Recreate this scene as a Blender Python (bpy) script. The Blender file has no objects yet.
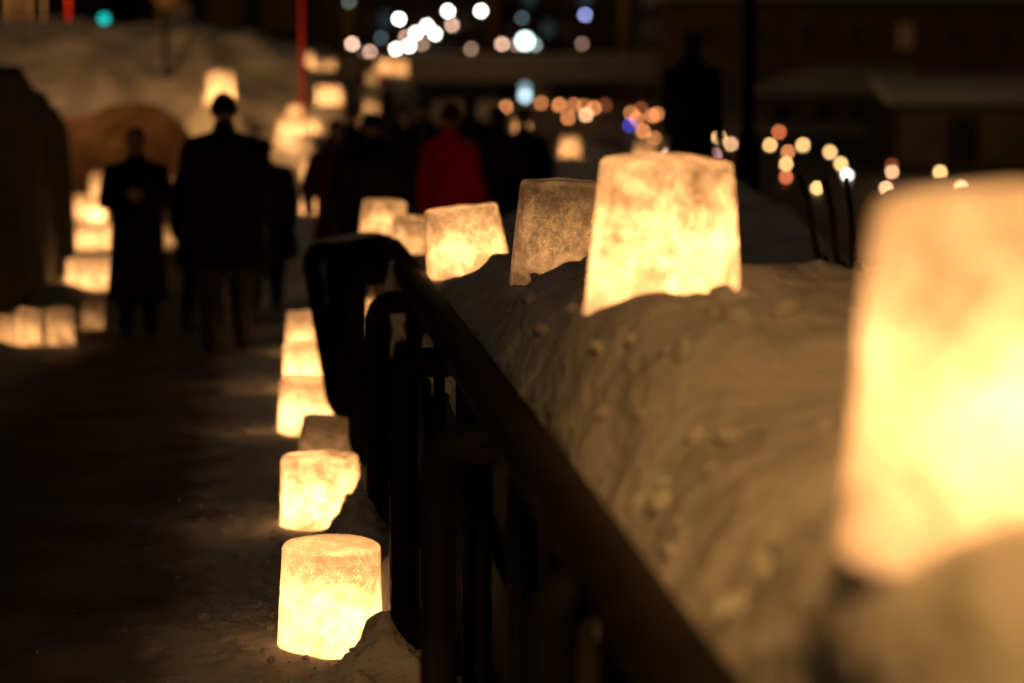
import bpy, bmesh, math, random
from mathutils import Vector, Matrix, noise

random.seed(7)
C = bpy.context.scene.collection
R = math.radians

# ------------------------------------------------------------------ camera
F = 2418.0                       # focal length in pixels (85 mm on a 36 mm sensor, 1024 px wide)
CAM_Z = 1.7
HORIZON = 95.0
PITCH = math.atan((341.5 - HORIZON) / F)
K = 0.092                        # the path runs away along X = s - K*Y


def at(px, py, d):
    """The point at horizontal depth d seen at a pixel of the photograph."""
    u, v = (px - 512) / F, (341.5 - py) / F
    dy = math.cos(PITCH) + v * math.sin(PITCH)
    dz = -math.sin(PITCH) + v * math.cos(PITCH)
    t = d / dy
    return Vector((u * t, d, CAM_Z + dz * t))


def X_of(s, y):
    return s - K * y


def sm(a, b, x):
    t = max(0.0, min(1.0, (x - a) / (b - a)))
    return t * t * (3 - 2 * t)


def nz(x, y, z=0.0, sc=1.0):
    return noise.noise(Vector((x * sc, y * sc, z)))


def fbm(x, y, z=0.0, sc=1.0, o=4):
    a, t, f = 1.0, 0.0, sc
    for i in range(o):
        t += a * noise.noise(Vector((x * f, y * f, z + i * 7.3)))
        a *= 0.5
        f *= 2.03
    return t


# ------------------------------------------------------------------ object helpers
def tag(o, label=None, cat=None, group=None, kind=None):
    if label: o['label'] = label
    if cat: o['category'] = cat
    if group: o['group'] = group
    if kind: o['kind'] = kind
    return o


def empty(name, loc=(0, 0, 0), rz=0.0):
    o = bpy.data.objects.new(name, None)
    C.objects.link(o)
    o.location = loc
    o.rotation_euler = (0, 0, rz)
    o.empty_display_size = 0.1
    return o


def obj(name, bm, mat, parent=None, loc=None, smooth=True, auto=None):
    me = bpy.data.meshes.new(name)
    bm.to_mesh(me)
    bm.free()
    mats = mat if isinstance(mat, (list, tuple)) else [mat]
    for m in mats:
        me.materials.append(m)
    if smooth:
        for p in me.polygons:
            p.use_smooth = True
        if auto:
            me.set_sharp_from_angle(angle=R(auto))
    o = bpy.data.objects.new(name, me)
    C.objects.link(o)
    if parent is not None:
        o.parent = parent
    if loc is not None:
        o.location = loc
    return o


def box(bm, x0, x1, y0, y1, z0, z1, bev=0.0):
    vs = [bm.verts.new(p) for p in ((x0, y0, z0), (x1, y0, z0), (x1, y1, z0), (x0, y1, z0),
                                    (x0, y0, z1), (x1, y0, z1), (x1, y1, z1), (x0, y1, z1))]
    fs = [bm.faces.new([vs[i] for i in q]) for q in ((0, 3, 2, 1), (4, 5, 6, 7), (0, 1, 5, 4),
                                                      (1, 2, 6, 5), (2, 3, 7, 6), (3, 0, 4, 7))]
    if bev:
        es = list({e for f in fs for e in f.edges})
        bmesh.ops.bevel(bm, geom=es, offset=bev, segments=2, affect='EDGES', profile=0.6)


def tube(bm, pts, rad, n=12, cap=True, squash=1.0):
    """A tube along a polyline; rad is one number or one per point."""
    pts = [Vector(p) for p in pts]
    rads = rad if isinstance(rad, (list, tuple)) else [rad] * len(pts)
    rings, prev = [], None
    for i, p in enumerate(pts):
        t = (pts[min(i + 1, len(pts) - 1)] - pts[max(i - 1, 0)]).normalized()
        if prev is None:
            ref = Vector((0, 0, 1)) if abs(t.z) < 0.9 else Vector((0, 1, 0))
            a = t.cross(ref).normalized()
        else:
            a = (prev - t * prev.dot(t)).normalized()
        b = t.cross(a).normalized()
        prev = a
        rings.append([bm.verts.new(p + (a * math.cos(2 * math.pi * k / n) + b * math.sin(2 * math.pi * k / n) * squash) * rads[i])
                      for k in range(n)])
    for r0, r1 in zip(rings, rings[1:]):
        for k in range(n):
            bm.faces.new((r0[k], r0[(k + 1) % n], r1[(k + 1) % n], r1[k]))
    if cap:
        bm.faces.new(list(reversed(rings[0])))
        bm.faces.new(rings[-1])


def ball(bm, c, r, seg=16, ring=10):
    """r: a number or three radii."""
    rr = r if isinstance(r, (list, tuple)) else (r, r, r)
    m = Matrix.Translation(Vector(c)) @ Matrix.Diagonal((rr[0], rr[1], rr[2], 1))
    bmesh.ops.create_uvsphere(bm, u_segments=seg, v_segments=ring, radius=1.0, matrix=m)


def lathe(bm, prof, n=24, c=(0, 0, 0), close_top=True, close_bot=True):
    c = Vector(c)
    rings = [[bm.verts.new(c + Vector((r * math.cos(2 * math.pi * k / n), r * math.sin(2 * math.pi * k / n), z)))
              for k in range(n)] for r, z in prof]
    for a, b in zip(rings, rings[1:]):
        for k in range(n):
            bm.faces.new((a[k], a[(k + 1) % n], b[(k + 1) % n], b[k]))
    if close_bot: bm.faces.new(list(reversed(rings[0])))
    if close_top: bm.faces.new(rings[-1])
    return rings


def capsule(bm, a, b, ra, rb, seg=14):
    a, b = Vector(a), Vector(b)
    n = 5
    d = (b - a)
    L = d.length
    d = d / L if L > 1e-6 else Vector((0, 0, 1))
    pts, rad = [], []
    for i in range(n):
        t = math.pi / 2 * (i + 0.15) / n
        pts.append(a - d * ra * math.cos(t)); rad.append(ra * math.sin(t))
    pts.append(a); rad.append(ra)
    pts.append(b); rad.append(rb)
    for i in range(n - 1, -1, -1):
        t = math.pi / 2 * (i + 0.15) / n
        pts.append(b + d * rb * math.cos(t)); rad.append(rb * math.sin(t))
    tube(bm, pts, rad, seg)


def grid(us, vs, fn):
    bm = bmesh.new()
    rows = [[bm.verts.new(fn(u, v)) for u in us] for v in vs]
    for r0, r1 in zip(rows, rows[1:]):
        for k in range(len(us) - 1):
            bm.faces.new((r0[k], r0[k + 1], r1[k + 1], r1[k]))
    return bm


def frange(a, b, st):
    n = max(1, int(round((b - a) / st)))
    return [a + (b - a) * i / n for i in range(n + 1)]


# ------------------------------------------------------------------ materials
def new_mat(name):
    m = bpy.data.materials.new(name)
    m.use_nodes = True
    nt = m.node_tree
    return m, nt, nt.nodes['Principled BSDF'], nt.nodes['Material Output']


def node(nt, typ, **kw):
    n = nt.nodes.new(typ)
    for k, v in kw.items():
        setattr(n, k, v)
    return n


def ramp(nt, stops):
    n = nt.nodes.new('ShaderNodeValToRGB')
    e = n.color_ramp.elements
    while len(e) < len(stops): e.new(0.5)
    for el, (p, c) in zip(e, stops):
        el.position = p
        el.color = (c[0], c[1], c[2], 1) if not isinstance(c, (int, float)) else (c, c, c, 1)
    return n


def textured(name, c0, c1, scale=6.0, rough=0.6, bump=0.3, bscale=30.0, dist=0.02, spec=0.3, metal=0.0, detail=6):
    m, nt, p, out = new_mat(name)
    tc = node(nt, 'ShaderNodeTexCoord')
    n1 = node(nt, 'ShaderNodeTexNoise'); n1.inputs['Scale'].default_value = scale; n1.inputs['Detail'].default_value = detail
    r = ramp(nt, [(0.3, c0), (0.7, c1)])
    nt.links.new(tc.outputs['Object'], n1.inputs['Vector'])
    nt.links.new(n1.outputs['Fac'], r.inputs['Fac'])
    nt.links.new(r.outputs['Color'], p.inputs['Base Color'])
    n2 = node(nt, 'ShaderNodeTexNoise'); n2.inputs['Scale'].default_value = bscale; n2.inputs['Detail'].default_value = 8
    nt.links.new(tc.outputs['Object'], n2.inputs['Vector'])
    b = node(nt, 'ShaderNodeBump'); b.inputs['Strength'].default_value = bump; b.inputs['Distance'].default_value = dist
    nt.links.new(n2.outputs['Fac'], b.inputs['Height'])
    nt.links.new(b.outputs['Normal'], p.inputs['Normal'])
    p.inputs['Roughness'].default_value = rough
    p.inputs['Specular IOR Level'].default_value = spec
    p.inputs['Metallic'].default_value = metal
    return m


def make_ice(name, lo, hi, trans_share, gloss=0.10, scale=11.0):
    """Frosted ice: light from the candle inside comes through cloudy walls."""
    m, nt, p, out = new_mat(name)
    nt.nodes.remove(p)
    L = nt.links.new
    tc = node(nt, 'ShaderNodeTexCoord')
    oi = node(nt, 'ShaderNodeObjectInfo')
    mul = node(nt, 'ShaderNodeMath', operation='MULTIPLY'); mul.inputs[1].default_value = 37.0
    L(oi.outputs['Random'], mul.inputs[0])
    add = node(nt, 'ShaderNodeVectorMath', operation='ADD')
    L(tc.outputs['Object'], add.inputs[0]); L(mul.outputs[0], add.inputs[1])
    n1 = node(nt, 'ShaderNodeTexNoise'); n1.inputs['Scale'].default_value = scale; n1.inputs['Detail'].default_value = 5
    n1.inputs['Roughness'].default_value = 0.62; n1.inputs['Distortion'].default_value = 0.6
    L(add.outputs[0], n1.inputs['Vector'])
    n2 = node(nt, 'ShaderNodeTexNoise'); n2.inputs['Scale'].default_value = scale * 4.2; n2.inputs['Detail'].default_value = 3
    L(add.outputs[0], n2.inputs['Vector'])
    vor = node(nt, 'ShaderNodeTexVoronoi', feature='DISTANCE_TO_EDGE'); vor.inputs['Scale'].default_value = 9.0
    L(add.outputs[0], vor.inputs['Vector'])
    mx = node(nt, 'ShaderNodeMix', data_type='FLOAT'); mx.inputs['Factor'].default_value = 0.35
    L(n1.outputs['Fac'], mx.inputs['A']); L(n2.outputs['Fac'], mx.inputs['B'])
    crk = node(nt, 'ShaderNodeMapRange'); crk.inputs['From Min'].default_value = 0.0; crk.inputs['From Max'].default_value = 0.05
    crk.inputs['To Min'].default_value = 0.10; crk.inputs['To Max'].default_value = 0.0
    wv = node(nt, 'ShaderNodeVectorMath', operation='MULTIPLY_ADD'); L(n1.outputs['Color'], wv.inputs[0]); wv.inputs[1].default_value = (0.25, 0.25, 0.25); L(add.outputs[0], wv.inputs[2])
    L(wv.outputs[0], vor.inputs['Vector']); L(vor.outputs['Distance'], crk.inputs['Value'])
    n3 = node(nt, 'ShaderNodeTexNoise'); n3.inputs['Scale'].default_value = 130; n3.inputs['Detail'].default_value = 2; L(add.outputs[0], n3.inputs['Vector'])
    fine = node(nt, 'ShaderNodeMath', operation='MULTIPLY_ADD'); L(n3.outputs['Fac'], fine.inputs[0]); fine.inputs[1].default_value = 0.16; fine.inputs[2].default_value = -0.08
    sm1 = node(nt, 'ShaderNodeMath', operation='ADD'); L(mx.outputs['Result'], sm1.inputs[0]); L(crk.outputs[0], sm1.inputs[1])
    sm2 = node(nt, 'ShaderNodeMath', operation='ADD'); L(sm1.outputs[0], sm2.inputs[0]); L(fine.outputs[0], sm2.inputs[1])
    r = ramp(nt, [(0.37, lo), (0.50, [a * .6 + b * .4 for a, b in zip(lo, hi)]), (0.62, hi)])
    L(sm2.outputs[0], r.inputs['Fac'])
    b = node(nt, 'ShaderNodeBump'); b.inputs['Strength'].default_value = 0.55; b.inputs['Distance'].default_value = 0.02
    L(sm2.outputs[0], b.inputs['Height'])
    tr = node(nt, 'ShaderNodeBsdfTranslucent'); L(r.outputs['Color'], tr.inputs['Color']); L(b.outputs['Normal'], tr.inputs['Normal'])
    df = node(nt, 'ShaderNodeBsdfDiffuse'); df.inputs['Color'].default_value = (0.72, 0.72, 0.70, 1); L(b.outputs['Normal'], df.inputs['Normal'])
    m1 = node(nt, 'ShaderNodeMixShader'); m1.inputs['Fac'].default_value = trans_share
    L(df.outputs[0], m1.inputs[1]); L(tr.outputs[0], m1.inputs[2])
    gl = node(nt, 'ShaderNodeBsdfGlossy'); gl.inputs['Roughness'].default_value = 0.22; L(b.outputs['Normal'], gl.inputs['Normal'])
    lw = node(nt, 'ShaderNodeLayerWeight'); lw.inputs['Blend'].default_value = gloss
    m2 = node(nt, 'ShaderNodeMixShader'); L(lw.outputs['Fresnel'], m2.inputs['Fac'])
    L(m1.outputs[0], m2.inputs[1]); L(gl.outputs[0], m2.inputs[2])
    L(m2.outputs[0], out.inputs['Surface'])
    return m


def make_glow(name, color, strength):
    m, nt, p, out = new_mat(name)
    nt.nodes.remove(p)
    e = node(nt, 'ShaderNodeEmission')
    e.inputs['Color'].default_value = (*color, 1); e.inputs['Strength'].default_value = strength
    nt.links.new(e.outputs[0], out.inputs['Surface'])
    m.cycles.emission_sampling = 'NONE'
    return m


def make_snow(name, c0, c1, rough=0.55, path=False):
    m, nt, p, out = new_mat(name)
    L = nt.links.new
    tc = node(nt, 'ShaderNodeTexCoord')
    big = node(nt, 'ShaderNodeTexNoise'); big.inputs['Scale'].default_value = 2.3; big.inputs['Detail'].default_value = 7
    L(tc.outputs['Object'], big.inputs['Vector'])
    r = ramp(nt, [(0.35, c0), (0.62, c1)])
    L(big.outputs['Fac'], r.inputs['Fac']); L(r.outputs['Color'], p.inputs['Base Color'])
    if path:                                     # walked dirty down the middle, cleaner snow along both edges, whiter still as lantern spill
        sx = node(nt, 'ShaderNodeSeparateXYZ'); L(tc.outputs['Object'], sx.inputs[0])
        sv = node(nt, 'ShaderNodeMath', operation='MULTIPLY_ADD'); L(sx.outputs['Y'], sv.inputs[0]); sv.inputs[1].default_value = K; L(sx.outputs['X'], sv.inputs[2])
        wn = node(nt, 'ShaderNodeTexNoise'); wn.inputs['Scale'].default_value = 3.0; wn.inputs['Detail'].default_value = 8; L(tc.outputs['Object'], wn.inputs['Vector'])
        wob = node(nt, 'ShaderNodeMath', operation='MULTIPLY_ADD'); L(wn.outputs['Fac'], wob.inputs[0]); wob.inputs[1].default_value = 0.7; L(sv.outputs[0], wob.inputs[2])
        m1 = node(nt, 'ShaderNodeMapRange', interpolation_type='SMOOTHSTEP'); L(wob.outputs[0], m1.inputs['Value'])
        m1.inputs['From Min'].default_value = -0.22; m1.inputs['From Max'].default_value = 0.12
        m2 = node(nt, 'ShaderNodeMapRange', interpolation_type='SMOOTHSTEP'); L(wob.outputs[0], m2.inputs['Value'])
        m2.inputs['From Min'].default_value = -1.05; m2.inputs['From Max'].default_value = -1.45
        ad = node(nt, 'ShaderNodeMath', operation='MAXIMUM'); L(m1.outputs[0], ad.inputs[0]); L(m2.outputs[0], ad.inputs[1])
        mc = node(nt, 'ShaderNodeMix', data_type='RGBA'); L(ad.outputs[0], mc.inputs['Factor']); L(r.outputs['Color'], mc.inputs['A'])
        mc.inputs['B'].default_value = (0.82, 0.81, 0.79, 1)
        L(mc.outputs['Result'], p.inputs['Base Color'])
    p.inputs['Subsurface Weight'].default_value = 0.35
    p.inputs['Subsurface Radius'].default_value = (1.0, 0.9, 0.75)
    p.inputs['Subsurface Scale'].default_value = 0.03
    b1n = node(nt, 'ShaderNodeTexNoise'); b1n.inputs['Scale'].default_value = 22; b1n.inputs['Detail'].default_value = 6
    b2n = node(nt, 'ShaderNodeTexNoise'); b2n.inputs['Scale'].default_value = 130; b2n.inputs['Detail'].default_value = 4
    L(tc.outputs['Object'], b1n.inputs['Vector']); L(tc.outputs['Object'], b2n.inputs['Vector'])
    b1 = node(nt, 'ShaderNodeBump'); b1.inputs['Strength'].default_value = 0.8; b1.inputs['Distance'].default_value = 0.03
    b2 = node(nt, 'ShaderNodeBump'); b2.inputs['Strength'].default_value = 0.4; b2.inputs['Distance'].default_value = 0.006
    L(b1n.outputs['Fac'], b1.inputs['Height']); L(b2n.outputs['Fac'], b2.inputs['Height'])
    L(b1.outputs['Normal'], b2.inputs['Normal']); L(b2.outputs['Normal'], p.inputs['Normal'])
    p.inputs['Roughness'].default_value = rough
    p.inputs['Specular IOR Level'].default_value = 0.25
    return m


SNOW = make_snow('snow', (0.60, 0.60, 0.60), (0.80, 0.80, 0.80))
TRODDEN = make_snow('trodden snow', (0.12, 0.105, 0.09), (0.28, 0.26, 0.24), 0.5, True)
GROUND = textured('frozen ground', (0.12, 0.11, 0.10), (0.26, 0.25, 0.24), 0.8, 0.7, 0.4, 3.0, 0.05)
ICE = make_ice('frosted ice', (0.36, 0.33, 0.27), (0.98, 0.965, 0.91), 0.62, scale=6.5)
ICE_DEEP = make_ice('cloudy ice with deep mottling', (0.20, 0.175, 0.13), (0.98, 0.965, 0.92), 0.62, 0.12, 6.5)
ICE_CLEAR = make_ice('clear grey ice', (0.20, 0.19, 0.175), (0.80, 0.78, 0.73), 0.50, 0.42, 14.0)
METAL = textured('black painted steel', (0.004, 0.0035, 0.003), (0.008, 0.007, 0.006), 5, 0.6, 0.15, 60, 0.004, 0.10)
METAL_BROWN = textured('dark brown handrail paint', (0.007, 0.005, 0.0035), (0.018, 0.012, 0.009), 9, 0.75, 0.4, 70, 0.006, 0.12)
BOARD = textured('dark board', (0.006, 0.005, 0.004), (0.012, 0.010, 0.009), 6, 0.7, 0.3, 40, 0.01, 0.2)
SKIN = textured('skin', (0.42, 0.26, 0.19), (0.50, 0.32, 0.24), 12, 0.55, 0.1, 80, 0.003)
HAIR = textured('black hair', (0.008, 0.006, 0.005), (0.02, 0.015, 0.012), 40, 0.5, 0.4, 120, 0.004)
CLOTH_BLACK = textured('black cloth', (0.006, 0.006, 0.007), (0.014, 0.013, 0.013), 14, 0.85, 0.5, 25, 0.02, 0.15)
CLOTH_BROWN = textured('dark brown cloth', (0.016, 0.011, 0.009), (0.03, 0.021, 0.016), 14, 0.85, 0.5, 25, 0.02, 0.15)
CLOTH_RED = textured('red jacket cloth', (0.68, 0.014, 0.014), (0.82, 0.025, 0.022), 10, 0.7, 0.5, 18, 0.03, 0.25)
CLOTH_WINE = textured('wine red cloth', (0.07, 0.012, 0.012), (0.11, 0.02, 0.018), 10, 0.8, 0.5, 18, 0.03, 0.2)
CLOTH_GREY = textured('charcoal cloth', (0.022, 0.022, 0.024), (0.04, 0.04, 0.042), 14, 0.85, 0.5, 25, 0.02, 0.15)
LEATHER = textured('dark leather', (0.008, 0.006, 0.005), (0.018, 0.014, 0.011), 20, 0.5, 0.3, 60, 0.004)
RED_PAINT = textured('red paint', (0.62, 0.035, 0.025), (0.78, 0.06, 0.04), 8, 0.5, 0.15, 40, 0.004)
WALL_DARK = textured('dark render', (0.05, 0.038, 0.028), (0.10, 0.078, 0.058), 1.4, 0.85, 0.5, 8, 0.03)
WALL_BRICK = textured('brown facade', (0.11, 0.075, 0.05), (0.19, 0.135, 0.09), 0.8, 0.85, 0.5, 6, 0.03)
CONCRETE = textured('concrete', (0.22, 0.20, 0.17), (0.34, 0.31, 0.27), 1.2, 0.85, 0.4, 9, 0.02)
BARK = textured('bark', (0.03, 0.022, 0.016), (0.07, 0.052, 0.038), 6, 0.9, 0.8, 18, 0.03)
GLASS_DARK = textured('dark window glass', (0.01, 0.011, 0.013), (0.02, 0.022, 0.025), 2, 0.12, 0.05, 4, 0.01, 0.6)


def make_stone():
    m, nt, p, out = new_mat('rough stone blocks')
    L = nt.links.new
    tc = node(nt, 'ShaderNodeTexCoord')
    v = node(nt, 'ShaderNodeTexVoronoi', feature='DISTANCE_TO_EDGE'); v.inputs['Scale'].default_value = 2.6
    v2 = node(nt, 'ShaderNodeTexVoronoi'); v2.inputs['Scale'].default_value = 2.6
    n = node(nt, 'ShaderNodeTexNoise'); n.inputs['Scale'].default_value = 12; n.inputs['Detail'].default_value = 8
    for q in (v, v2, n): L(tc.outputs['Object'], q.inputs['Vector'])
    r = ramp(nt, [(0.0, (0.035, 0.028, 0.02)), (0.06, (0.11, 0.085, 0.06)), (1.0, (0.13, 0.10, 0.07))])
    L(v.outputs['Distance'], r.inputs['Fac'])
    mx = node(nt, 'ShaderNodeMix', data_type='RGBA', blend_type='MULTIPLY'); mx.inputs['Factor'].default_value = 0.6
    L(r.outputs['Color'], mx.inputs['A']); L(v2.outputs['Color'], mx.inputs['B'])
    hs = node(nt, 'ShaderNodeHueSaturation'); hs.inputs['Saturation'].default_value = 0.35
    L(mx.outputs['Result'], hs.inputs['Color'])
    L(hs.outputs['Color'], p.inputs['Base Color'])
    b = node(nt, 'ShaderNodeBump'); b.inputs['Strength'].default_value = 0.8; b.inputs['Distance'].default_value = 0.06
    b2 = node(nt, 'ShaderNodeBump'); b2.inputs['Strength'].default_value = 0.6; b2.inputs['Distance'].default_value = 0.03
    L(r.outputs['Color'], b.inputs['Height']); L(n.outputs['Fac'], b2.inputs['Height']); L(b.outputs['Normal'], b2.inputs['Normal'])
    L(b2.outputs['Normal'], p.inputs['Normal'])
    p.inputs['Roughness'].default_value = 0.85
    return m


STONE = make_stone()
STONE_BROWN = textured('brown stone facing', (0.13, 0.075, 0.045), (0.30, 0.185, 0.11), 2.2, 0.85, 0.9, 7, 0.05)


def make_water():
    m, nt, p, out = new_mat('dark canal water')
    L = nt.links.new
    p.inputs['Base Color'].default_value = (0.008, 0.009, 0.010, 1)
    p.inputs['Roughness'].default_value = 0.45
    p.inputs['Specular IOR Level'].default_value = 0.12
    tc = node(nt, 'ShaderNodeTexCoord')
    n = node(nt, 'ShaderNodeTexNoise'); n.inputs['Scale'].default_value = 0.9; n.inputs['Detail'].default_value = 4
    L(tc.outputs['Object'], n.inputs['Vector'])
    b = node(nt, 'ShaderNodeBump'); b.inputs['Strength'].default_value = 0.35; b.inputs['Distance'].default_value = 0.12
    L(n.outputs['Fac'], b.inputs['Height']); L(b.outputs['Normal'], p.inputs['Normal'])
    return m


WATER = make_water()

# ------------------------------------------------------------------ lantern sites (pixel of base centre, depth, radius, height ...)
CANDLE = (1.0, 0.45, 0.155)

# terrain that the lanterns stand on is raised to them: (X, Y, z, flat radius)
walk_pads, hill_pads, bank_pads = [], [], []


def base_at(px, py, d):
    return at(px, py, d)


# ---- path-side row, at the foot of the railing
path_row = [   # px, base py, d, r, h, tilt x, tilt y, power, material, label
    (330, 648, 7.34, 0.166, 0.338, 0.00, 0.02, 3.3, ICE, 'brightly lit ice lantern on trodden snow, nearest at the foot of the black railing'),
    (322, 524, 9.45, 0.168, 0.285, 0.02, -0.02, 3.0, ICE_DEEP, 'mottled ice lantern at the railing foot with darker cloudy top, second along the path edge'),
    (327, 474, 10.9, 0.150, 0.270, -0.06, 0.10, 0.35, ICE_CLEAR, 'dim grey ice lantern squeezed behind the mottled one at the railing foot'),
    (306, 432, 12.2, 0.150, 0.290, 0.03, 0.05, 2.3, ICE, 'glowing ice lantern leaning a little, just past the dim grey one by the railing'),
    (308, 389, 14.1, 0.145, 0.290, 0.00, -0.04, 2.8, ICE, 'very bright ice lantern low behind the leaning one on the path edge'),
    (304, 354, 16.0, 0.130, 0.290, 0.00, 0.03, 1.6, ICE, 'ice lantern with yellow glow topping the path row beside the end of the railing'),
]
path_row += [  # added unseen lantern that lights the heap by the railing
    (346, 916, 5.00, 0.160, 0.335, 0, 0.02, 3.4, ICE, 'added ice lantern nearer the viewer in the path row, just below the picture'),
]
# ---- on the snow bank above the railing
bank_row = [
    (1022, 515, 2.35, 0.180, 0.322, 0.00, 0.01, 3.7, ICE_DEEP, 'huge blurred ice lantern closest to the viewer on the snow bank'),
    (662, 298, 5.30, 0.176, 0.318, 0.015, 0.03, 4.0, ICE_DEEP, 'bright mottled ice lantern with chipped rim and broken foot on the snow bank'),
    (562, 280, 7.35, 0.163, 0.312, 0.00, 0.03, 0.95, ICE_CLEAR, 'dim clear grey ice lantern with thin shining rim between two bright ones'),
    (470, 277, 9.50, 0.172, 0.290, -0.02, -0.13, 2.6, ICE_DEEP, 'amber ice lantern with slanted top behind the dim clear one on the bank'),
    (411, 252, 11.6, 0.110, 0.180, 0.02, 0.05, 1.0, ICE, 'small low ice lantern peeping over the handrail left of the slanted one'),
    (383, 241, 14.0, 0.150, 0.245, 0.00, 0.05, 1.6, ICE_DEEP, 'pale squat ice lantern standing just past the far end of the railing'),
]
bank_row += [  # added lanterns to brighten the bank snow
    (990, 447, 3.70, 0.165, 0.30, 0.02, 0.0, 8.5, ICE, 'added ice lantern tucked out of sight behind the huge blurred one on the bank'),
    (1215, 322, 4.60, 0.165, 0.33, 0.0, 0.02, 9.0, ICE, 'added ice lantern farther right on the bank, just outside the picture'),
    (1780, 495, 2.60, 0.165, 0.33, 0.0, 0.02, 9.0, ICE, 'added ice lantern abreast of the huge blurred one, outside the picture on the bank'),
]
# ---- left side of the path, along the stone wall
left_row = [
    (3, 352, 16.2, 0.100, 0.25, 0, 0, 1.5, ICE, 'yellow ice lantern cut by the left edge at the stone wall foot'),
    (27, 347, 16.4, 0.095, 0.27, 0, 0.06, 1.9, ICE, 'short ice lantern with bright core, left one of the pair before the wall'),
    (61, 346, 16.6, 0.108, 0.27, 0, -0.05, 1.2, ICE_DEEP, 'wide ice lantern right of the bright-cored one at the wall foot'),
    (92, 335, 17.8, 0.090, 0.27, 0, 0.05, 0.7, ICE_DEEP, 'dimmer ice lantern set back at the wall foot beside the smaller walker'),
    (82, 291, 20.9, 0.150, 0.29, 0, 0, 2.6, ICE, 'glowing ice lantern against the wall, left half of the closest bright double'),
    (102, 289, 21.3, 0.140, 0.29, 0, 0.03, 2.4, ICE, 'glowing ice lantern touching its twin, right half of the closest bright double'),
    (85, 250, 25.6, 0.140, 0.28, 0, 0, 3.4, ICE, 'ice lantern in the second double up the wall, left one'),
    (106, 248, 26.0, 0.140, 0.28, 0, 0, 3.2, ICE, 'ice lantern in the second double up the wall, right one beside the walker'),
    (97, 221, 27.3, 0.110, 0.22, 0, 0, 8.0, ICE, 'dazzling white-hot small ice lantern beside the smaller walker\'s shoulder'),
    (83, 219, 27.8, 0.120, 0.28, 0, 0, 3.4, ICE, 'ice lantern left of the dazzling small one by the stair wall'),
    (99, 198, 28.4, 0.120, 0.30, 0, 0, 3.0, ICE_DEEP, 'topmost amber ice lantern on the snow heap by the stair wall'),
    (172, 194, 28.5, 0.085, 0.19, 0, 0, 1.8, ICE, 'little round-topped ice lantern seen between the two walkers, upper one'),
    (167, 246, 24.5, 0.085, 0.22, 0, 0, 1.2, ICE_DEEP, 'little ice lantern low between the two walkers, lower one'),
]
left_row += [  # added hidden lanterns that light the crowd from the front
    (442, 333, 17.3, 0.140, 0.29, 0, 0, 11.0, ICE, 'added ice lantern on the path at the feet of the red-jacketed person, behind the bank'),
    (372, 340, 16.8, 0.140, 0.29, 0, 0, 4.0, ICE, 'added ice lantern on the path before the black-hatted person, hidden by the railing'),
]
left_row += [  # more hidden lanterns added to rim-light the crowd
    (400, 286, 21.6, 0.140, 0.29, 0, 0, 9.0, ICE, 'added ice lantern among the crowd left of the red jacket, behind the bank lanterns'),
    (472, 265, 24.2, 0.140, 0.29, 0, 0, 9.0, ICE, 'added ice lantern among the crowd right of the red jacket, behind the slanted lantern'),
    (524, 272, 23.2, 0.140, 0.29, 0, 0, 6.0, ICE, 'added ice lantern at the right end of the crowd, behind the dim clear lantern'),
    (352, 292, 21.0, 0.140, 0.29, 0, 0, 5.0, ICE, 'added ice lantern beside the wine-red coat, behind the railing end'),
]
# ---- on the snow hill behind the walkers
hill_row = [
    (221, 104, 33.0, 0.200, 0.44, 0, 0, 4.2, ICE, 'large square-looking ice lantern on the snow hill above the tall walker\'s head'),
    (210, 109, 33.6, 0.110, 0.25, 0, 0, 1.2, ICE, 'small ice lantern touching the left side of the large one above the tall walker'),
    (295, 122, 31.0, 0.105, 0.23, 0, 0, 3.2, ICE, 'upper ice lantern in the bright cluster left of the red pole'),
    (286, 138, 30.5, 0.120, 0.24, 0, 0, 3.8, ICE, 'lowest left ice lantern in the bright cluster by the red pole'),
    (297, 135, 30.3, 0.110, 0.24, 0, 0, 3.4, ICE, 'middle ice lantern in the bright cluster by the red pole'),
    (313, 134, 31.0, 0.095, 0.21, 0, 0, 2.8, ICE, 'small ice lantern right of the red pole at the bright cluster'),
    (311, 182, 29.0, 0.125, 0.28, 0, 0, 3.0, ICE, 'ice lantern on the snow step right of the red pole, middle of the column'),
    (311, 214, 27.5, 0.125, 0.27, 0, 0, 2.8, ICE, 'ice lantern at the bottom of the column right of the red pole'),
    (279, 172, 30.0, 0.100, 0.20, 0, 0, 0.7, ICE_DEEP, 'faint ice lantern on the snow left of the red pole'),
    (308, 71, 38.0, 0.110, 0.30, 0, 0, 3.0, ICE, 'highest ice lantern on the snow hill, against the red pole'),
    (321, 71, 39.0, 0.095, 0.20, 0, 0, 1.0, ICE_DEEP, 'orange ice lantern on the hill top, left one of the small pair'),
    (331, 70, 39.5, 0.095, 0.20, 0, 0, 1.0, ICE_DEEP, 'orange ice lantern on the hill top, right one of the small pair'),
    (329, 105, 35.0, 0.200, 0.28, 0, 0, 3.0, ICE, 'broad low ice lantern on the hill above the crowd\'s left end'),
    (372, 84, 40.0, 0.110, 0.22, 0, 0, 0.8, ICE_DEEP, 'faint orange ice lantern beside the red banner on the hill'),
    (371, 117, 34.0, 0.120, 0.26, 0, 0, 0.9, ICE_DEEP, 'soft orange ice lantern low on the hill behind the crowd'),
    (392, 76, 42.0, 0.300, 0.30, 0, 0, 1.6, ICE_DEEP, 'wide dull-gold ice lantern below the far bridge lights'),
]
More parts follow.
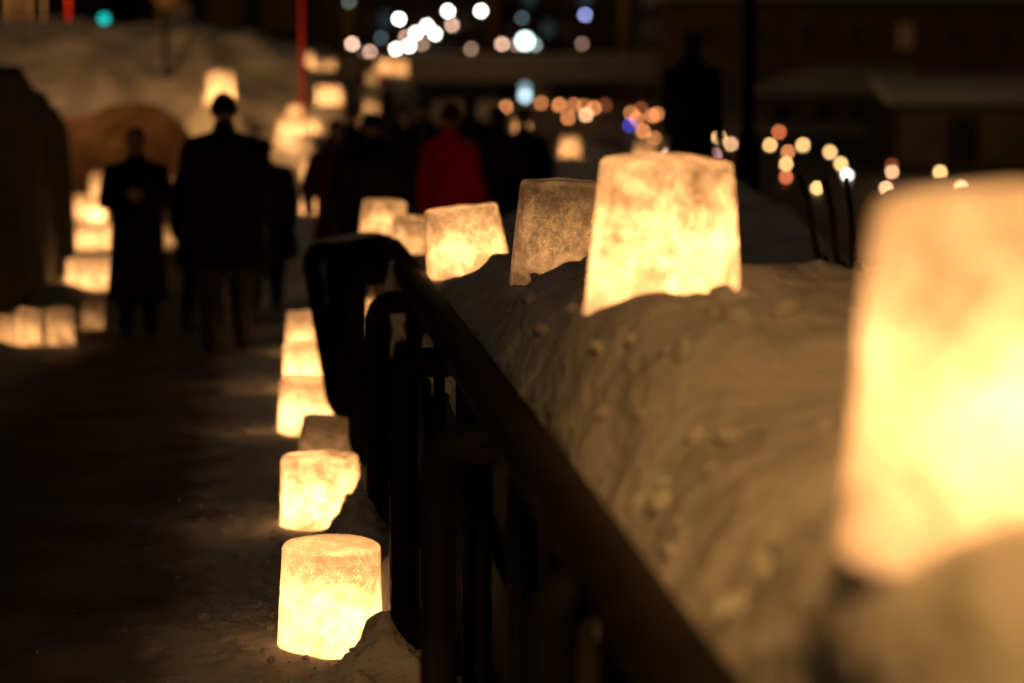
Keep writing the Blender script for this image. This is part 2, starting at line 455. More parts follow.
mound_row = [
    (522, 137, 29.0, 0.110, 0.26, 0, 0, 2.2, ICE, 'yellow ice lantern on the snow mound, left end near the bluish light'),
    (570, 157, 28.0, 0.125, 0.24, 0, 0, 2.4, ICE, 'yellow ice lantern on the snow mound above the slanted and clear lanterns'),
    (644, 164, 27.0, 0.120, 0.27, 0, 0, 1.3, ICE_DEEP, 'orange ice lantern on the mound left of the lone standing photographer'),
]

for px, py, d, r, h, *_ in path_row + left_row:
    q = base_at(px, py, d); walk_pads.append((q.x, q.y, q.z, r + 0.02))
for px, py, d, r, h, *_ in bank_row:
    q = base_at(px, py, d); bank_pads.append((q.x, q.y, q.z, r + 0.02))
for px, py, d, r, h, *_ in hill_row:
    q = base_at(px, py, d); hill_pads.append((q.x, q.y, q.z, r + 0.05))
mound_pads = []
for px, py, d, r, h, *_ in mound_row:
    q = base_at(px, py, d); mound_pads.append((q.x, q.y, q.z, r + 0.05))


def padded(x, y, h, pads, wide=0.25, left=1.0):
    """Bring the snow to each lantern's foot: level close by, easing into the lie of the land."""
    for X, Y, z, r in pads:
        dx, dy = x - X + K * (y - Y), y - Y
        if abs(dx) > 2 or abs(dy) > 2: continue
        if dx < 0: dx *= left
        e = max(0.0, math.hypot(dx, dy) - r)
        w = math.exp(-(e / wide) ** 2)
        h = h * (1 - w) + (z + 0.02 * e) * w
    return h


# ------------------------------------------------------------------ the setting
# walkway of trodden snow between the stone wall and the railing
heaps = [  # X, Y, height, radius
    (at(388, 600, 6.95).x, 6.95, 0.200, 0.125), (at(352, 600, 6.72).x, 6.72, 0.055, 0.10),
    (at(360, 600, 9.05).x, 9.05, 0.150, 0.14), (at(392, 600, 9.3).x, 9.3, 0.16, 0.16), (at(340, 600, 8.9).x, 8.9, 0.06, 0.09),
    (at(395, 600, 7.6).x, 7.6, 0.22, 0.12),
    (at(225, 600, 7.2).x, 7.2, 0.03, 0.22), (at(258, 600, 7.0).x, 7.0, 0.018, 0.10),
]


def clods(x, y):
    """Lumpy shovelled snow heaped against the lanterns."""
    t = 0.0
    for X, Y, hh, r in heaps:
        dd = math.hypot(x - X, y - Y)
        if dd < r * 2.6:
            dd *= 1 + 0.25 * nz(x, y, 3.0, 6.0)
            g = math.exp(-(dd / r) ** 2.6)
            t += hh * g * (1 - 0.75 * abs(nz(x, y, 17.0, 7.0)) - 0.4 * abs(nz(x, y, 2.0, 17.0)) + 0.25 * nz(x, y, 8.0, 40.0))
    return t


def walk_h(x, y):
    s = x + K * y
    near = 1 - sm(14, 20, y)
    rough = fbm(x, y, 3.1, 2.2, 4)
    grit = fbm(x, y, 9.4, 11.0, 3)
    edge = math.exp(-((s - 0.12) / 0.42) ** 2)
    h = 0.012 * rough + (0.006 + 0.024 * edge) * near * grit
    h += 0.012 * max(0.0, nz(x, y, 5.0, 26)) * near * (0.35 + edge)
    ridge = math.exp(-((s - 0.30) / 0.10) ** 2) * (1 - 0.8 * math.exp(-((y - 6.9) / 0.5) ** 2))
    h += ridge * near * (0.07 + 0.06 * nz(x, y, 1.0, 1.7))
    wallside = math.exp(-((s + 2.0) / 0.25) ** 2) * (1 - sm(21, 23, y))
    h += wallside * (0.10 + 0.08 * fbm(x, y, 8, 1.5, 3))
    return padded(x, y, h, walk_pads, 0.07) + clods(x, y)


ys = frange(4.0, 6.0, 0.05) + frange(6.02, 10.5, 0.022) + frange(10.54, 18, 0.06) + frange(18.1, 30.5, 0.12)
ss = frange(-3.9, -2.2, 0.1) + frange(-2.10, -0.9, 0.05) + frange(-0.86, 0.50, 0.022)
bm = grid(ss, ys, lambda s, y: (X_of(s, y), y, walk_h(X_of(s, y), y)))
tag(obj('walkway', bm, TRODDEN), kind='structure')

# ground sheet reaching the far end of the scene, left of the canal
bm = bmesh.new()
for quad in (((-400, -6), (X_of(3.6, -6), -6), (X_of(3.6, 60), 60), (-400, 60)), ((-400, 60), (X_of(3.6, 60), 60), (X_of(3.6, 60), 151), (-400, 151)),
             ((-400, 151), (X_of(3.6, 60), 151), (X_of(3.6, 60), 900), (-400, 900)), ((X_of(3.6, 60), 151), (300, 151), (300, 900), (X_of(3.6, 60), 900))):
    bm.faces.new([bm.verts.new((x, y, -0.06)) for x, y in quad])
bmesh.ops.remove_doubles(bm, verts=bm.verts[:], dist=0.001)
tag(obj('ground', bm, GROUND, smooth=False), kind='structure')

# crumbs and broken lumps of snow lying by the lanterns and heaps along the path edge
bm = bmesh.new()
rc = random.Random(21)
for i in range(420):
    y = rc.uniform(6.3, 10.5)
    s_ = 0.22 - abs(rc.gauss(0, 0.30))
    x = X_of(s_, y)
    if any(math.hypot(x - X, y - Y) < r + 0.01 for X, Y, z, r in walk_pads): continue
    sz = 0.004 + 0.016 * rc.random() ** 3
    m = Matrix.Translation((x, y, walk_h(x, y) + sz * 0.3)) @ Matrix.Rotation(rc.uniform(0, 6), 4, 'Z') @ Matrix.Rotation(rc.uniform(0, 3), 4, 'X') @ Matrix.Diagonal((sz * rc.uniform(.7, 1.5), sz * rc.uniform(.7, 1.3), sz * rc.uniform(.5, .9), 1))
    bmesh.ops.create_icosphere(bm, subdivisions=1, radius=1.0, matrix=m)
for v in bm.verts:
    v.co += Vector((nz(v.co.x, v.co.y, 1, 90), nz(v.co.y, v.co.x, 2, 90), nz(v.co.x, v.co.y, 3, 90))) * 0.003
tag(obj('snow_crumbs', bm, SNOW, smooth=False), 'loose crumbs of snow scattered on the path by the railing-foot lanterns', 'snow crumbs', kind='stuff')

# canal water and its near retaining wall
bm = bmesh.new()
bm.faces.new([bm.verts.new(p) for p in ((-14, -30, -0.62), (400, -30, -0.62), (400, 152, -0.62), (-14, 152, -0.62))])
tag(obj('canal_water', bm, WATER, smooth=False), kind='structure')
bm = bmesh.new()
for (s0, s1, y0, y1) in ((3.45, 3.75, -6, 60),):
    v = [bm.verts.new((X_of(s, y), y, z)) for z in (-1.2, 0.02) for s, y in ((s0, y0), (s1, y0), (s1, y1), (s0, y1))]
    for q in ((0, 1, 5, 4), (1, 2, 6, 5), (2, 3, 7, 6), (3, 0, 4, 7), (4, 5, 6, 7)):
        bm.faces.new([v[i] for i in q])
tag(obj('canal_wall', bm, CONCRETE, smooth=False), 'low concrete retaining wall along the near edge of the dark canal', 'canal wall')

# snow bank behind the railing
pits = [(at(768, 456, 3.12).x, 3.12, 0.110, 0.045), 
        (at(640, 470, 3.3).x, 3.3, 0.02, 0.08), (at(720, 395, 3.6).x, 3.6, 0.025, 0.10), (at(800, 520, 2.6).x, 2.6, 0.03, 0.10)]
lumps = [(at(556, 257, 6.6).x, 6.6, 0.10, 0.17), (at(508, 262, 8.75).x, 8.75, 0.10, 0.20), (at(525, 300, 6.2).x, 6.2, 0.06, 0.12),
         (at(690, 300, 4.75).x, 4.75, 0.055, 0.20), (at(600, 300, 4.95).x, 4.95, 0.03, 0.12), (at(745, 290, 5.15).x, 5.15, 0.045, 0.05),
         (at(1070, 540, 2.08).x, 2.08, 0.045, 0.13), (at(890, 540, 2.10).x, 2.10, 0.02, 0.10), (at(455, 262, 9.1).x, 9.1, 0.04, 0.09), (at(790, 285, 5.6).x, 5.6, 0.05, 0.22)]


def bank_left(y):
    return 0.54 + 1.55 * sm(14.9, 17.5, y)


def bank_h(x, y):
    s = x + K * y
    top = 1.27 - 0.16 * sm(5.4, 7.6, y) - 0.16 * sm(7.6, 9.6, y) - 0.10 * sm(10, 14, y) + 0.30 * sm(10.5, 17, y) * sm(1.2, 2.2, s)
    top += 0.03 * (1 - sm(2.6, 3.2, y))
    top -= 0.72 * sm(17.3, 20, y)
    top -= 0.10 * sm(7, 11, y) * (1 - sm(12, 16, y)) * sm(1.5, 2.6, s)
    l = s - bank_left(y)
    lip = 0.93 if y < 15 else 0.3
    h = lip + (top - lip) * (1 - (1 - min(1.0, max(0.0, (l + 0.02) / 0.34))) ** 2.2)
    h += (0.045 * fbm(x, y, 2.0, 1.9, 4)) * (0.25 + 0.75 * sm(0.05, 0.4, l))
    h *= 1 - 0.0 * s
    h -= (h + 0.05) * sm(2.95, 3.55, s + 0.15 * nz(x, y, 4, 0.8))
    h -= 0.17 * sm(2.9, 3.5, y) * (1 - sm(4.35, 4.95, y)) * (1 - sm(0.95, 1.5, s))
    t = 0.0
    for X, Y, hh, r in lumps:
        dd = math.hypot(x - X, y - Y)
        if dd < r * 2.6: t += hh * math.exp(-(dd / r) ** 2) * (1 + 0.25 * fbm(x, y, 12, 8, 3))
    for X, Y, hh, r in pits:
        dd = math.hypot(x - X, y - Y)
        if dd < r * 2.6: t -= hh * math.exp(-(dd / r) ** 3)
    return padded(x, y, h, bank_pads, 0.30, 2.2) + t


ls = frange(0.0, 0.9, 0.018) + frange(0.93, 3.1, 0.05)
ys = frange(1.0, 10.0, 0.028) + frange(10.06, 27, 0.09)


def bank_pt(l, y):
    s = min(bank_left(y) + l, 3.62)
    x = X_of(s, y)
    p = Vector((x, y, bank_h(x, y)))
    q = Vector((x, y, p.z * 1.0))
    p += noise.noise_vector(q * 6.5) * 0.024 + noise.noise_vector(q * 15 + Vector((7, 3, 1))) * 0.010 + noise.noise_vector(q * 34) * 0.004
    return p


bm = grid(ls, ys, bank_pt)
# the cut side of the bank towards the railing: ragged and hollowed under a lip
bm.verts.ensure_lookup_table()
edge = [bm.verts[i * len(ls)] for i in range(len(ys))]
prev = edge
for k in range(1, 9):
    t = k / 8
    cur = []
    for e in edge:
        y = e.co.y
        bite = 0.05 * math.sin(t * math.pi) + 0.05 * fbm(y * 3, t * 2.5, 5, 1.0, 3) * t
        cur.append(bm.verts.new((e.co.x + abs(bite) + 0.03 * t, y, e.co.z * (1 - t) - 0.02 * t)))
    for i in range(len(edge) - 1):
        bm.faces.new((prev[i], prev[i + 1], cur[i + 1], cur[i]))
    prev = cur
tag(obj('snow_bank', bm, SNOW), kind='structure')

# clods of shovelled snow lying on the bank
bm = bmesh.new()
rc = random.Random(5)
for i in range(150):
    y = rc.uniform(2.6, 7.0)
    l = 0.06 + abs(rc.gauss(0.0, 0.28))
    x, y, z = bank_pt(l, y)
    if any(math.hypot(x - X, y - Y) < r + 0.22 for X, Y, zz, r in bank_pads): continue
    sz = 0.007 + 0.030 * rc.random() ** 2.5
    m = Matrix.Translation((x, y, z + sz * 0.25)) @ Matrix.Rotation(rc.uniform(0, 6), 4, 'Z') @ Matrix.Rotation(rc.uniform(0, 3), 4, 'X') @ Matrix.Diagonal((sz * rc.uniform(.8, 1.5), sz * rc.uniform(.8, 1.3), sz * rc.uniform(.6, .9), 1))
    bmesh.ops.create_icosphere(bm, subdivisions=2, radius=1.0, matrix=m)
for v in bm.verts:
    v.co += noise.noise_vector(v.co * 45) * 0.006
tag(obj('snow_clods', bm, SNOW, smooth=False), 'broken clods of snow lying on the bank between the two big bright lanterns', 'snow clods', kind='stuff')

# ragged snow and icicles hanging from the lip, inside the railing
clumps = [(398, 268, 10.3, 0.40), (404, 300, 9.9, 0.16), (440, 340, 8.35, 0.20), (456, 362, 7.75, 0.19), (470, 395, 7.3, 0.10)]
for i, (px, py, d, ln) in enumerate(clumps):
    bm = bmesh.new()
    p = at(px, py, d)
    for k in range(7):
        o = Vector((random.uniform(-.02, .02), random.uniform(-.16, .16), random.uniform(-.02, .03)))
        L_ = ln * random.uniform(0.5, 1.0)
        n = 7
        tube(bm, [p + o + Vector((0.012 * math.sin(j * 1.3 + k), 0.01 * math.cos(j + k), -L_ * j / n)) for j in range(n + 1)],
             [0.035 * (1 - j / n) ** 0.8 * random.uniform(0.75, 1.2) + 0.003 for j in range(n + 1)], 9)
    ball(bm, p + Vector((0.02, 0, 0.0)), (0.045, 0.18, 0.04))
    tag(obj('hanging_snow', bm, SNOW),
        ['long ragged snow curtain hanging at the far end inside the railing', 'short snow tatter below the long curtain inside the railing',
         'left snow tongue of the two ragged ones hanging mid-railing', 'right snow tongue of the two ragged ones hanging mid-railing',
         'stubby snow lump hanging lowest inside the railing'][i], 'hanging snow', 'snow hanging inside the railing')

# snow-covered embankment above the left stone wall


def wall_top(y):
    return 1.90 - 0.30 * sm(19.0, 23.4, y)


def emb_h(x, y):
    s = x + K * y
    b = -2.32 - s
    h = wall_top(y) + 0.02 + 0.12 * sm(0, 0.3, b) + 0.75 * sm(0.3, 3.2, b) + 0.10 * sm(3, 9, b) + 0.10 * fbm(x, y, 4, 0.9, 4) * sm(0, .5, b)
    return h


bm = grid(frange(-14, -5, 0.5) + frange(-4.9, -2.32, 0.08), frange(6, 23.3, 0.18), lambda s, y: (X_of(s, y), y, emb_h(X_of(s, y), y)))
tag(obj('embankment', bm, SNOW), kind='structure')

# snow hill behind the walkers


def hill_h(x, y):
    edge = x + 0.058 * y
    h = (2.45 + 0.42 * sm(3.0, 6.0, -x)) * sm(29.8, 39, y + 0.4 * nz(x, y, 2, .5)) * (1 - sm(-1.2, 0.55, edge))
    h += 0.30 * fbm(x, y, 7, 0.75, 4) * sm(29.5, 33, y) * (1 - sm(-0.6, 0.5, edge)) - 0.05
    return padded(x, y, h, hill_pads, 0.3)


bm = grid(frange(-16, -6, 0.4) + frange(-5.9, 0.4, 0.09), frange(26.5, 43, 0.12) + frange(43.4, 70, 1.2), lambda x, y: (x, y, hill_h(x, y)))
tag(obj('snow_hill', bm, SNOW), kind='structure')


def mound_h(x, y):
    h = 1.15 * math.exp(-((x - 0.95) / 1.0) ** 2 - ((y - 29) / 1.8) ** 2) * (1 + 0.2 * fbm(x, y, 3, 1.2, 3)) - 0.05
    return padded(x, y, h, mound_pads, 0.4)


bm = grid(frange(-1.5, 3.4, 0.08), frange(25, 34, 0.12), lambda x, y: (x, y, mound_h(x, y)))
tag(obj('snow_mound', bm, SNOW), kind='structure')

# rising far bank of the canal, where the farthest small lanterns stand
FAR_BANK = lambda x, y: -0.75 + 1.95 * sm(138, 165, y) + 0.06 * nz(x, y, 1, .2)
bm = grid(frange(-6, 24, 1.0), frange(112, 170, 1.0), lambda x, y: (x, y, FAR_BANK(x, y)))
tag(obj('far_bank', bm, GROUND), kind='structure')

# ------------------------------------------------------------------ stone walls on the left
bm = bmesh.new()
yy = frange(6, 23.4, 0.3)
prevr = None
for i, y in enumerate(yy):
    step = 0.04 * math.floor(6 * noise.noise(Vector((math.floor(y * 1.7) * 3.3, 1, 1))))
    step -= 0.08 * sm(22.8, 23.4, y)
    t = wall_top(y) + step
    j = 0.06 * nz(y, 0, 3, 2.0)
    r = [bm.verts.new((X_of(s, y), y, z)) for s, z in ((-2.06 + j, -0.08), (-2.08 + j, 0.6), (-2.11 + j, 1.2), (-2.13 + j, t - .04), (-2.17, t), (-2.42, t), (-2.5, -0.08))]
    if prevr:
        for k in range(6):
            bm.faces.new((prevr[k], prevr[k + 1], r[k + 1], r[k]))
    else:
        bm.faces.new(r)
    prevr = r
bm.faces.new(list(reversed(prevr)))
tag(obj('stone_wall', bm, STONE, auto=40), 'dark rough stone retaining wall along the left side of the path', 'wall')

# curved-topped stair wall that closes the view behind the smaller walker
top = [(20, 120), (60, 118), (96, 112), (108, 106), (122, 103), (138, 102), (152, 105), (166, 112), (178, 122), (188, 134), (197, 147), (204, 160), (209, 176), (211, 200)]
bm = bmesh.new()
fr, bk = [], []
D1 = 29.6
for px, py in top:
    p = at(px, py, D1)
    fr.append((bm.verts.new(p), bm.verts.new((p.x, p.y, -0.05))))
    bk.append((bm.verts.new(p + Vector((-0.04, 0.45, 0))), bm.verts.new((p.x - 0.04, p.y + 0.45, -0.05))))
for i in range(len(top) - 1):
    bm.faces.new((fr[i][1], fr[i + 1][1], fr[i + 1][0], fr[i][0]))
    bm.faces.new((bk[i + 1][1], bk[i][1], bk[i][0], bk[i + 1][0]))
    bm.faces.new((fr[i][0], fr[i + 1][0], bk[i + 1][0], bk[i][0]))
bm.faces.new((fr[0][1], fr[0][0], bk[0][0], bk[0][1]))
bm.faces.new((fr[-1][0], fr[-1][1], bk[-1][1], bk[-1][0]))
tag(obj('stair_wall', bm, STONE_BROWN, auto=40), 'brown stone stair wall with rounded top behind the smaller walker', 'wall')

# ------------------------------------------------------------------ ice lanterns


def lantern_mesh(r, h, seed, chips=(), taper=0.875, dome=0.012, notch=None):
    """An upturned bucket of ice: tapering side, rounded shoulder, slightly domed top, open and hollow below."""
    rnd = random.Random(seed)
    bm = bmesh.new()
    n = 72
    rt = r * taper
    fil = 0.019 if r > 0.1 else 0.014
    prof = []
    for i in range(19):
        t = i / 18
        prof.append((r + (rt - r) * t, -0.03 + (h - fil + 0.03) * t))
    for i in range(1, 7):
        a = math.pi / 2 * i / 6
        prof.append((rt - fil + fil * math.cos(a), h - fil + fil * math.sin(a)))
    for f in (0.8, 0.6, 0.4, 0.2, 0.04):
        prof.append(((rt - fil) * f, h + dome * (1 - f)))
    rings = lathe(bm, prof, n, close_bot=False)
    so = rnd.uniform(0, 90)
    for v in bm.verts:
        a = math.atan2(v.co.y, v.co.x)
        rr = math.hypot(v.co.x, v.co.y)
        k = 1 + 0.018 * nz(math.cos(a) * 1.3, math.sin(a) * 1.3, so + v.co.z * 4) + 0.007 * noise.noise(Vector((v.co.x * 22, v.co.y * 22, v.co.z * 22 + so)))
        v.co.x *= k; v.co.y *= k
        if v.co.z > h * 0.75:
            v.co.z += 0.010 * nz(v.co.x * 9, v.co.y * 9, so)
    for (ca, cz, depth, w) in chips:                     # ca: direction of the dent round the lantern, cz its height
        c = Vector((math.cos(ca) * rt, math.sin(ca) * rt, cz))
        for v in bm.verts:
            dd = (v.co - c).length
            if dd < w:
                g = (1 - (dd / w) ** 2) ** 2
                v.co += Vector((-math.cos(ca), -math.sin(ca), 0.0 if cz < h * .8 else -0.4)) * depth * g
    return bm


def ice_lantern(row, i, seed, group, chips=(), sink=0.0, taper=0.875, light_at=(0.0, 0.0), power_gain=1.0):
    px, py, d, r, h, tx, ty, pw, mat, label = row
    p = base_at(px, py, d)
    o = obj('ice_lantern', lantern_mesh(r, h, seed, chips, taper), mat)
    o.location = (p.x, p.y, p.z - sink)
    o.rotation_euler = (tx, ty, random.uniform(-0.3, 0.3) if not chips else 0)
    tag(o, label, 'ice lantern', group)
    l = bpy.data.lights.new('candle_flame', 'POINT')
    l.energy = pw * POWER * power_gain * (1.8 if group.endswith('railing') else 1.0) * (r / 0.16) ** 2
    l.color = CANDLE
    l.shadow_soft_size = 0.035
    lo = bpy.data.objects.new('candle_flame', l)
    C.objects.link(lo)
    lo.parent = o
    lo.location = (light_at[0], light_at[1], h * 0.35)
    return o


POWER = 1.4
sd = 10
CH = {('b', 1): [(-0.55, 0.30, 0.03, 0.10), (-1.45, 0.02, 0.045, 0.07), (-2.5, 0.33, 0.012, 0.07)],
      ('b', 0): [(-2.0, 0.22, 0.015, 0.12)], ('p', 0): [(-0.9, 0.0, 0.02, 0.08), (-1.9, 0.01, 0.02, 0.05)]}
for key, rows, grp in (('p', path_row, 'ice lanterns along the foot of the railing'), ('b', bank_row, 'ice lanterns on the snow bank'),
                       ('l', left_row, 'ice lanterns along the stone wall'), ('h', hill_row, 'ice lanterns on the snow hill'),
                       ('m', mound_row, 'ice lanterns on the snow mound')):
    for i, row in enumerate(rows):
        sd += 1
        ice_lantern(row, i, sd, grp, CH.get((key, i), ()), 0.01, {'b': 0.845, 'p': 0.915}.get(key, 0.875),
                    (0.0, -0.03) if key in 'pb' else (0.0, 0.0))

# ------------------------------------------------------------------ the railing
rail = tag(empty('railing', (X_of(0.4, 7), 7, 0)), 'black steel railing with bowed bars and brown handrail in front of the snow bank', 'railing')
base = Vector(rail.location)
RZ = 0.965
RS = 0.49
rpts = []
pe = at(316, 254, 12.35)
for y in frange(0.7, 11.5, 0.3):
    rpts.append(Vector((X_of(RS, y), y, RZ)) - base)
corner = Vector((X_of(RS, 12.0), 12.0, RZ)) - base
endp = Vector((pe.x, 12.25, RZ - 0.07)) - base
for k in range(1, 7):
    t = k / 6
    a, b, c = rpts[-1] if k == 1 else a, corner, corner.lerp(endp, 0.4)
    rpts.append(a.lerp(b, t).lerp(b.lerp(c, t), t))
rpts.append(endp)
bm = bmesh.new()
tube(bm, rpts, 0.058, 18)
obj('handrail', bm, METAL_BROWN, rail)
# crusted snow along the far bend of the handrail
bm = bmesh.new()
sp = [q + Vector((0, 0, 0.040)) for q in rpts[-6:]]
tube(bm, sp, [0.006, 0.026, 0.034, 0.036, 0.04, 0.03], 10)
obj('snow_crust', bm, SNOW, rail)


def bar_path(y, w_top, w_bot, zb, rs=RS):
    """One bowed bar in the plane across the railing: out of the handrail, down, round and back in underneath."""
    def P(s, z): return Vector((X_of(s, y), y, z)) - base
    pts = [P(rs, RZ - 0.03), P(rs - w_top * 0.6, RZ - 0.035)]
    for k in range(7):                                                 # upper bend
        a = math.pi / 2 * k / 6
        pts.append(P(rs - w_top + 0.06 - 0.06 * math.sin(a), RZ - 0.035 - 0.06 + 0.06 * math.cos(a)))
    rr = 0.13
    for k in range(9):                                                 # lower bend
        a = math.pi / 2 * k / 8
        pts.append(P(rs - w_bot + rr - rr * math.cos(a), zb + rr - rr * math.sin(a)))
    pts.append(P(rs + 0.05, zb))
    return pts


stations = [(12.0, 0.385, 0.28, 0.10), (11.45, 0.275, 0.25, 0.10), (10.95, 0.235, 0.225, 0.10), (10.4, 0.21, 0.20, 0.10), (9.0, 0.165, 0.17, 0.10), (6.95, 0.165, 0.165, 0.10), (5.3, 0.165, 0.165, 0.10),
            (3.7, 0.09, 0.09, 0.10), (2.1, 0.09, 0.09, 0.10)]
for (y, wt, wb, zb) in stations:
    bm = bmesh.new()
    tube(bm, bar_path(y, wt, wb, zb), 0.044, 14)
    obj('bar', bm, METAL, rail, auto=50)
    bm = bmesh.new()
    tube(bm, [Vector((X_of(RS + 0.02, y), y, z)) - base for z in (-0.05, 0.3, 0.7, RZ - 0.02)], 0.034, 12)
    obj('post', bm, METAL, rail)
# thinner pickets between the main bars, and two long rods that tie them
for ya, yb in zip(stations[1:], stations[:-1]):
    for t in (0.33, 0.67):
        y = ya[0] + (yb[0] - ya[0]) * t
        bm = bmesh.new()
        tube(bm, [Vector((X_of(RS - 0.02, y), y, z)) - base for z in (0.10, 0.5, RZ - 0.03)], 0.018, 10)
        obj('picket', bm, METAL, rail)
for z in (0.10, 0.52):
    bm = bmesh.new()
    tube(bm, [Vector((X_of(RS + 0.035, y), y, z)) - base for y in frange(0.8, 12.0, 0.7)], 0.020, 10)
    obj('rod', bm, METAL, rail)
bm = bmesh.new()
v = [bm.verts.new(Vector((X_of(s, y), y, z)) - base) for z in (0.03, 0.935) for s, y in ((RS + .06, 0.8), (RS + .075, 0.8), (RS + .075, 11.9), (RS + .06, 11.9))]
for q in ((0, 3, 2, 1), (0, 1, 5, 4), (1, 2, 6, 5), (2, 3, 7, 6), (3, 0, 4, 7), (4, 5, 6, 7)):
    bm.faces.new([v[i] for i in q])
obj('shade_panel', bm, BOARD, rail, smooth=False)  # added black panel stands in for the shade behind the bars

# ------------------------------------------------------------------ three thin stakes in the snow
for (tx, ty, bx, by, d, lab) in (
        (800, 176, 823, 281, 5.75, 'leftmost of three thin dark stakes, leaning, with a dark lump at its foot'),
        (825, 178, 841, 286, 5.65, 'middle stake of the three thin dark ones stuck in the snow'),
        (846, 180, 856, 286, 5.70, 'rightmost and straightest of the three thin dark stakes beside the huge lantern')):
    b = at(bx, by, d); t = at(tx, ty, d + 0.1)
    root = tag(empty('stake', b), lab, 'stake', 'thin stakes in the snow')
    bm = bmesh.new()
    dirv = t - b
    tube(bm, [dirv * (-0.15), dirv * 0.3, dirv * 0.7 + Vector((0.004, 0, 0)), dirv], [0.0085, 0.0085, 0.0075, 0.007], 10)
    obj('shaft', bm, METAL_BROWN, root)
    bm = bmesh.new()
    lathe(bm, [(0.010, 0.06), (0.018, 0.035), (0.026, 0.012), (0.012, -0.02)][::-1], 14)
    obj('foot_collar', bm, METAL, root)

# ------------------------------------------------------------------ people


def remesh(name, bm, voxel, mats, parent, pick=None, smooth_it=3):
    o = obj(name, bm, mats, parent)
    m = o.modifiers.new('r', 'REMESH'); m.mode = 'VOXEL'; m.voxel_size = voxel
    s = o.modifiers.new('s', 'SMOOTH'); s.iterations = smooth_it; s.factor = 0.5
    dg = bpy.context.evaluated_depsgraph_get()
    dg.update()
    me = bpy.data.meshes.new_from_object(o.evaluated_get(dg))
    o.modifiers.clear()
    old = o.data
    o.data = me
    bpy.data.meshes.remove(old)
    me.name = name
    if not me.materials:
        for q in (mats if isinstance(mats, (list, tuple)) else [mats]): me.materials.append(q)
    for p in me.polygons:
        p.use_smooth = True
        if pick: p.material_index = pick(p.center)
    return o


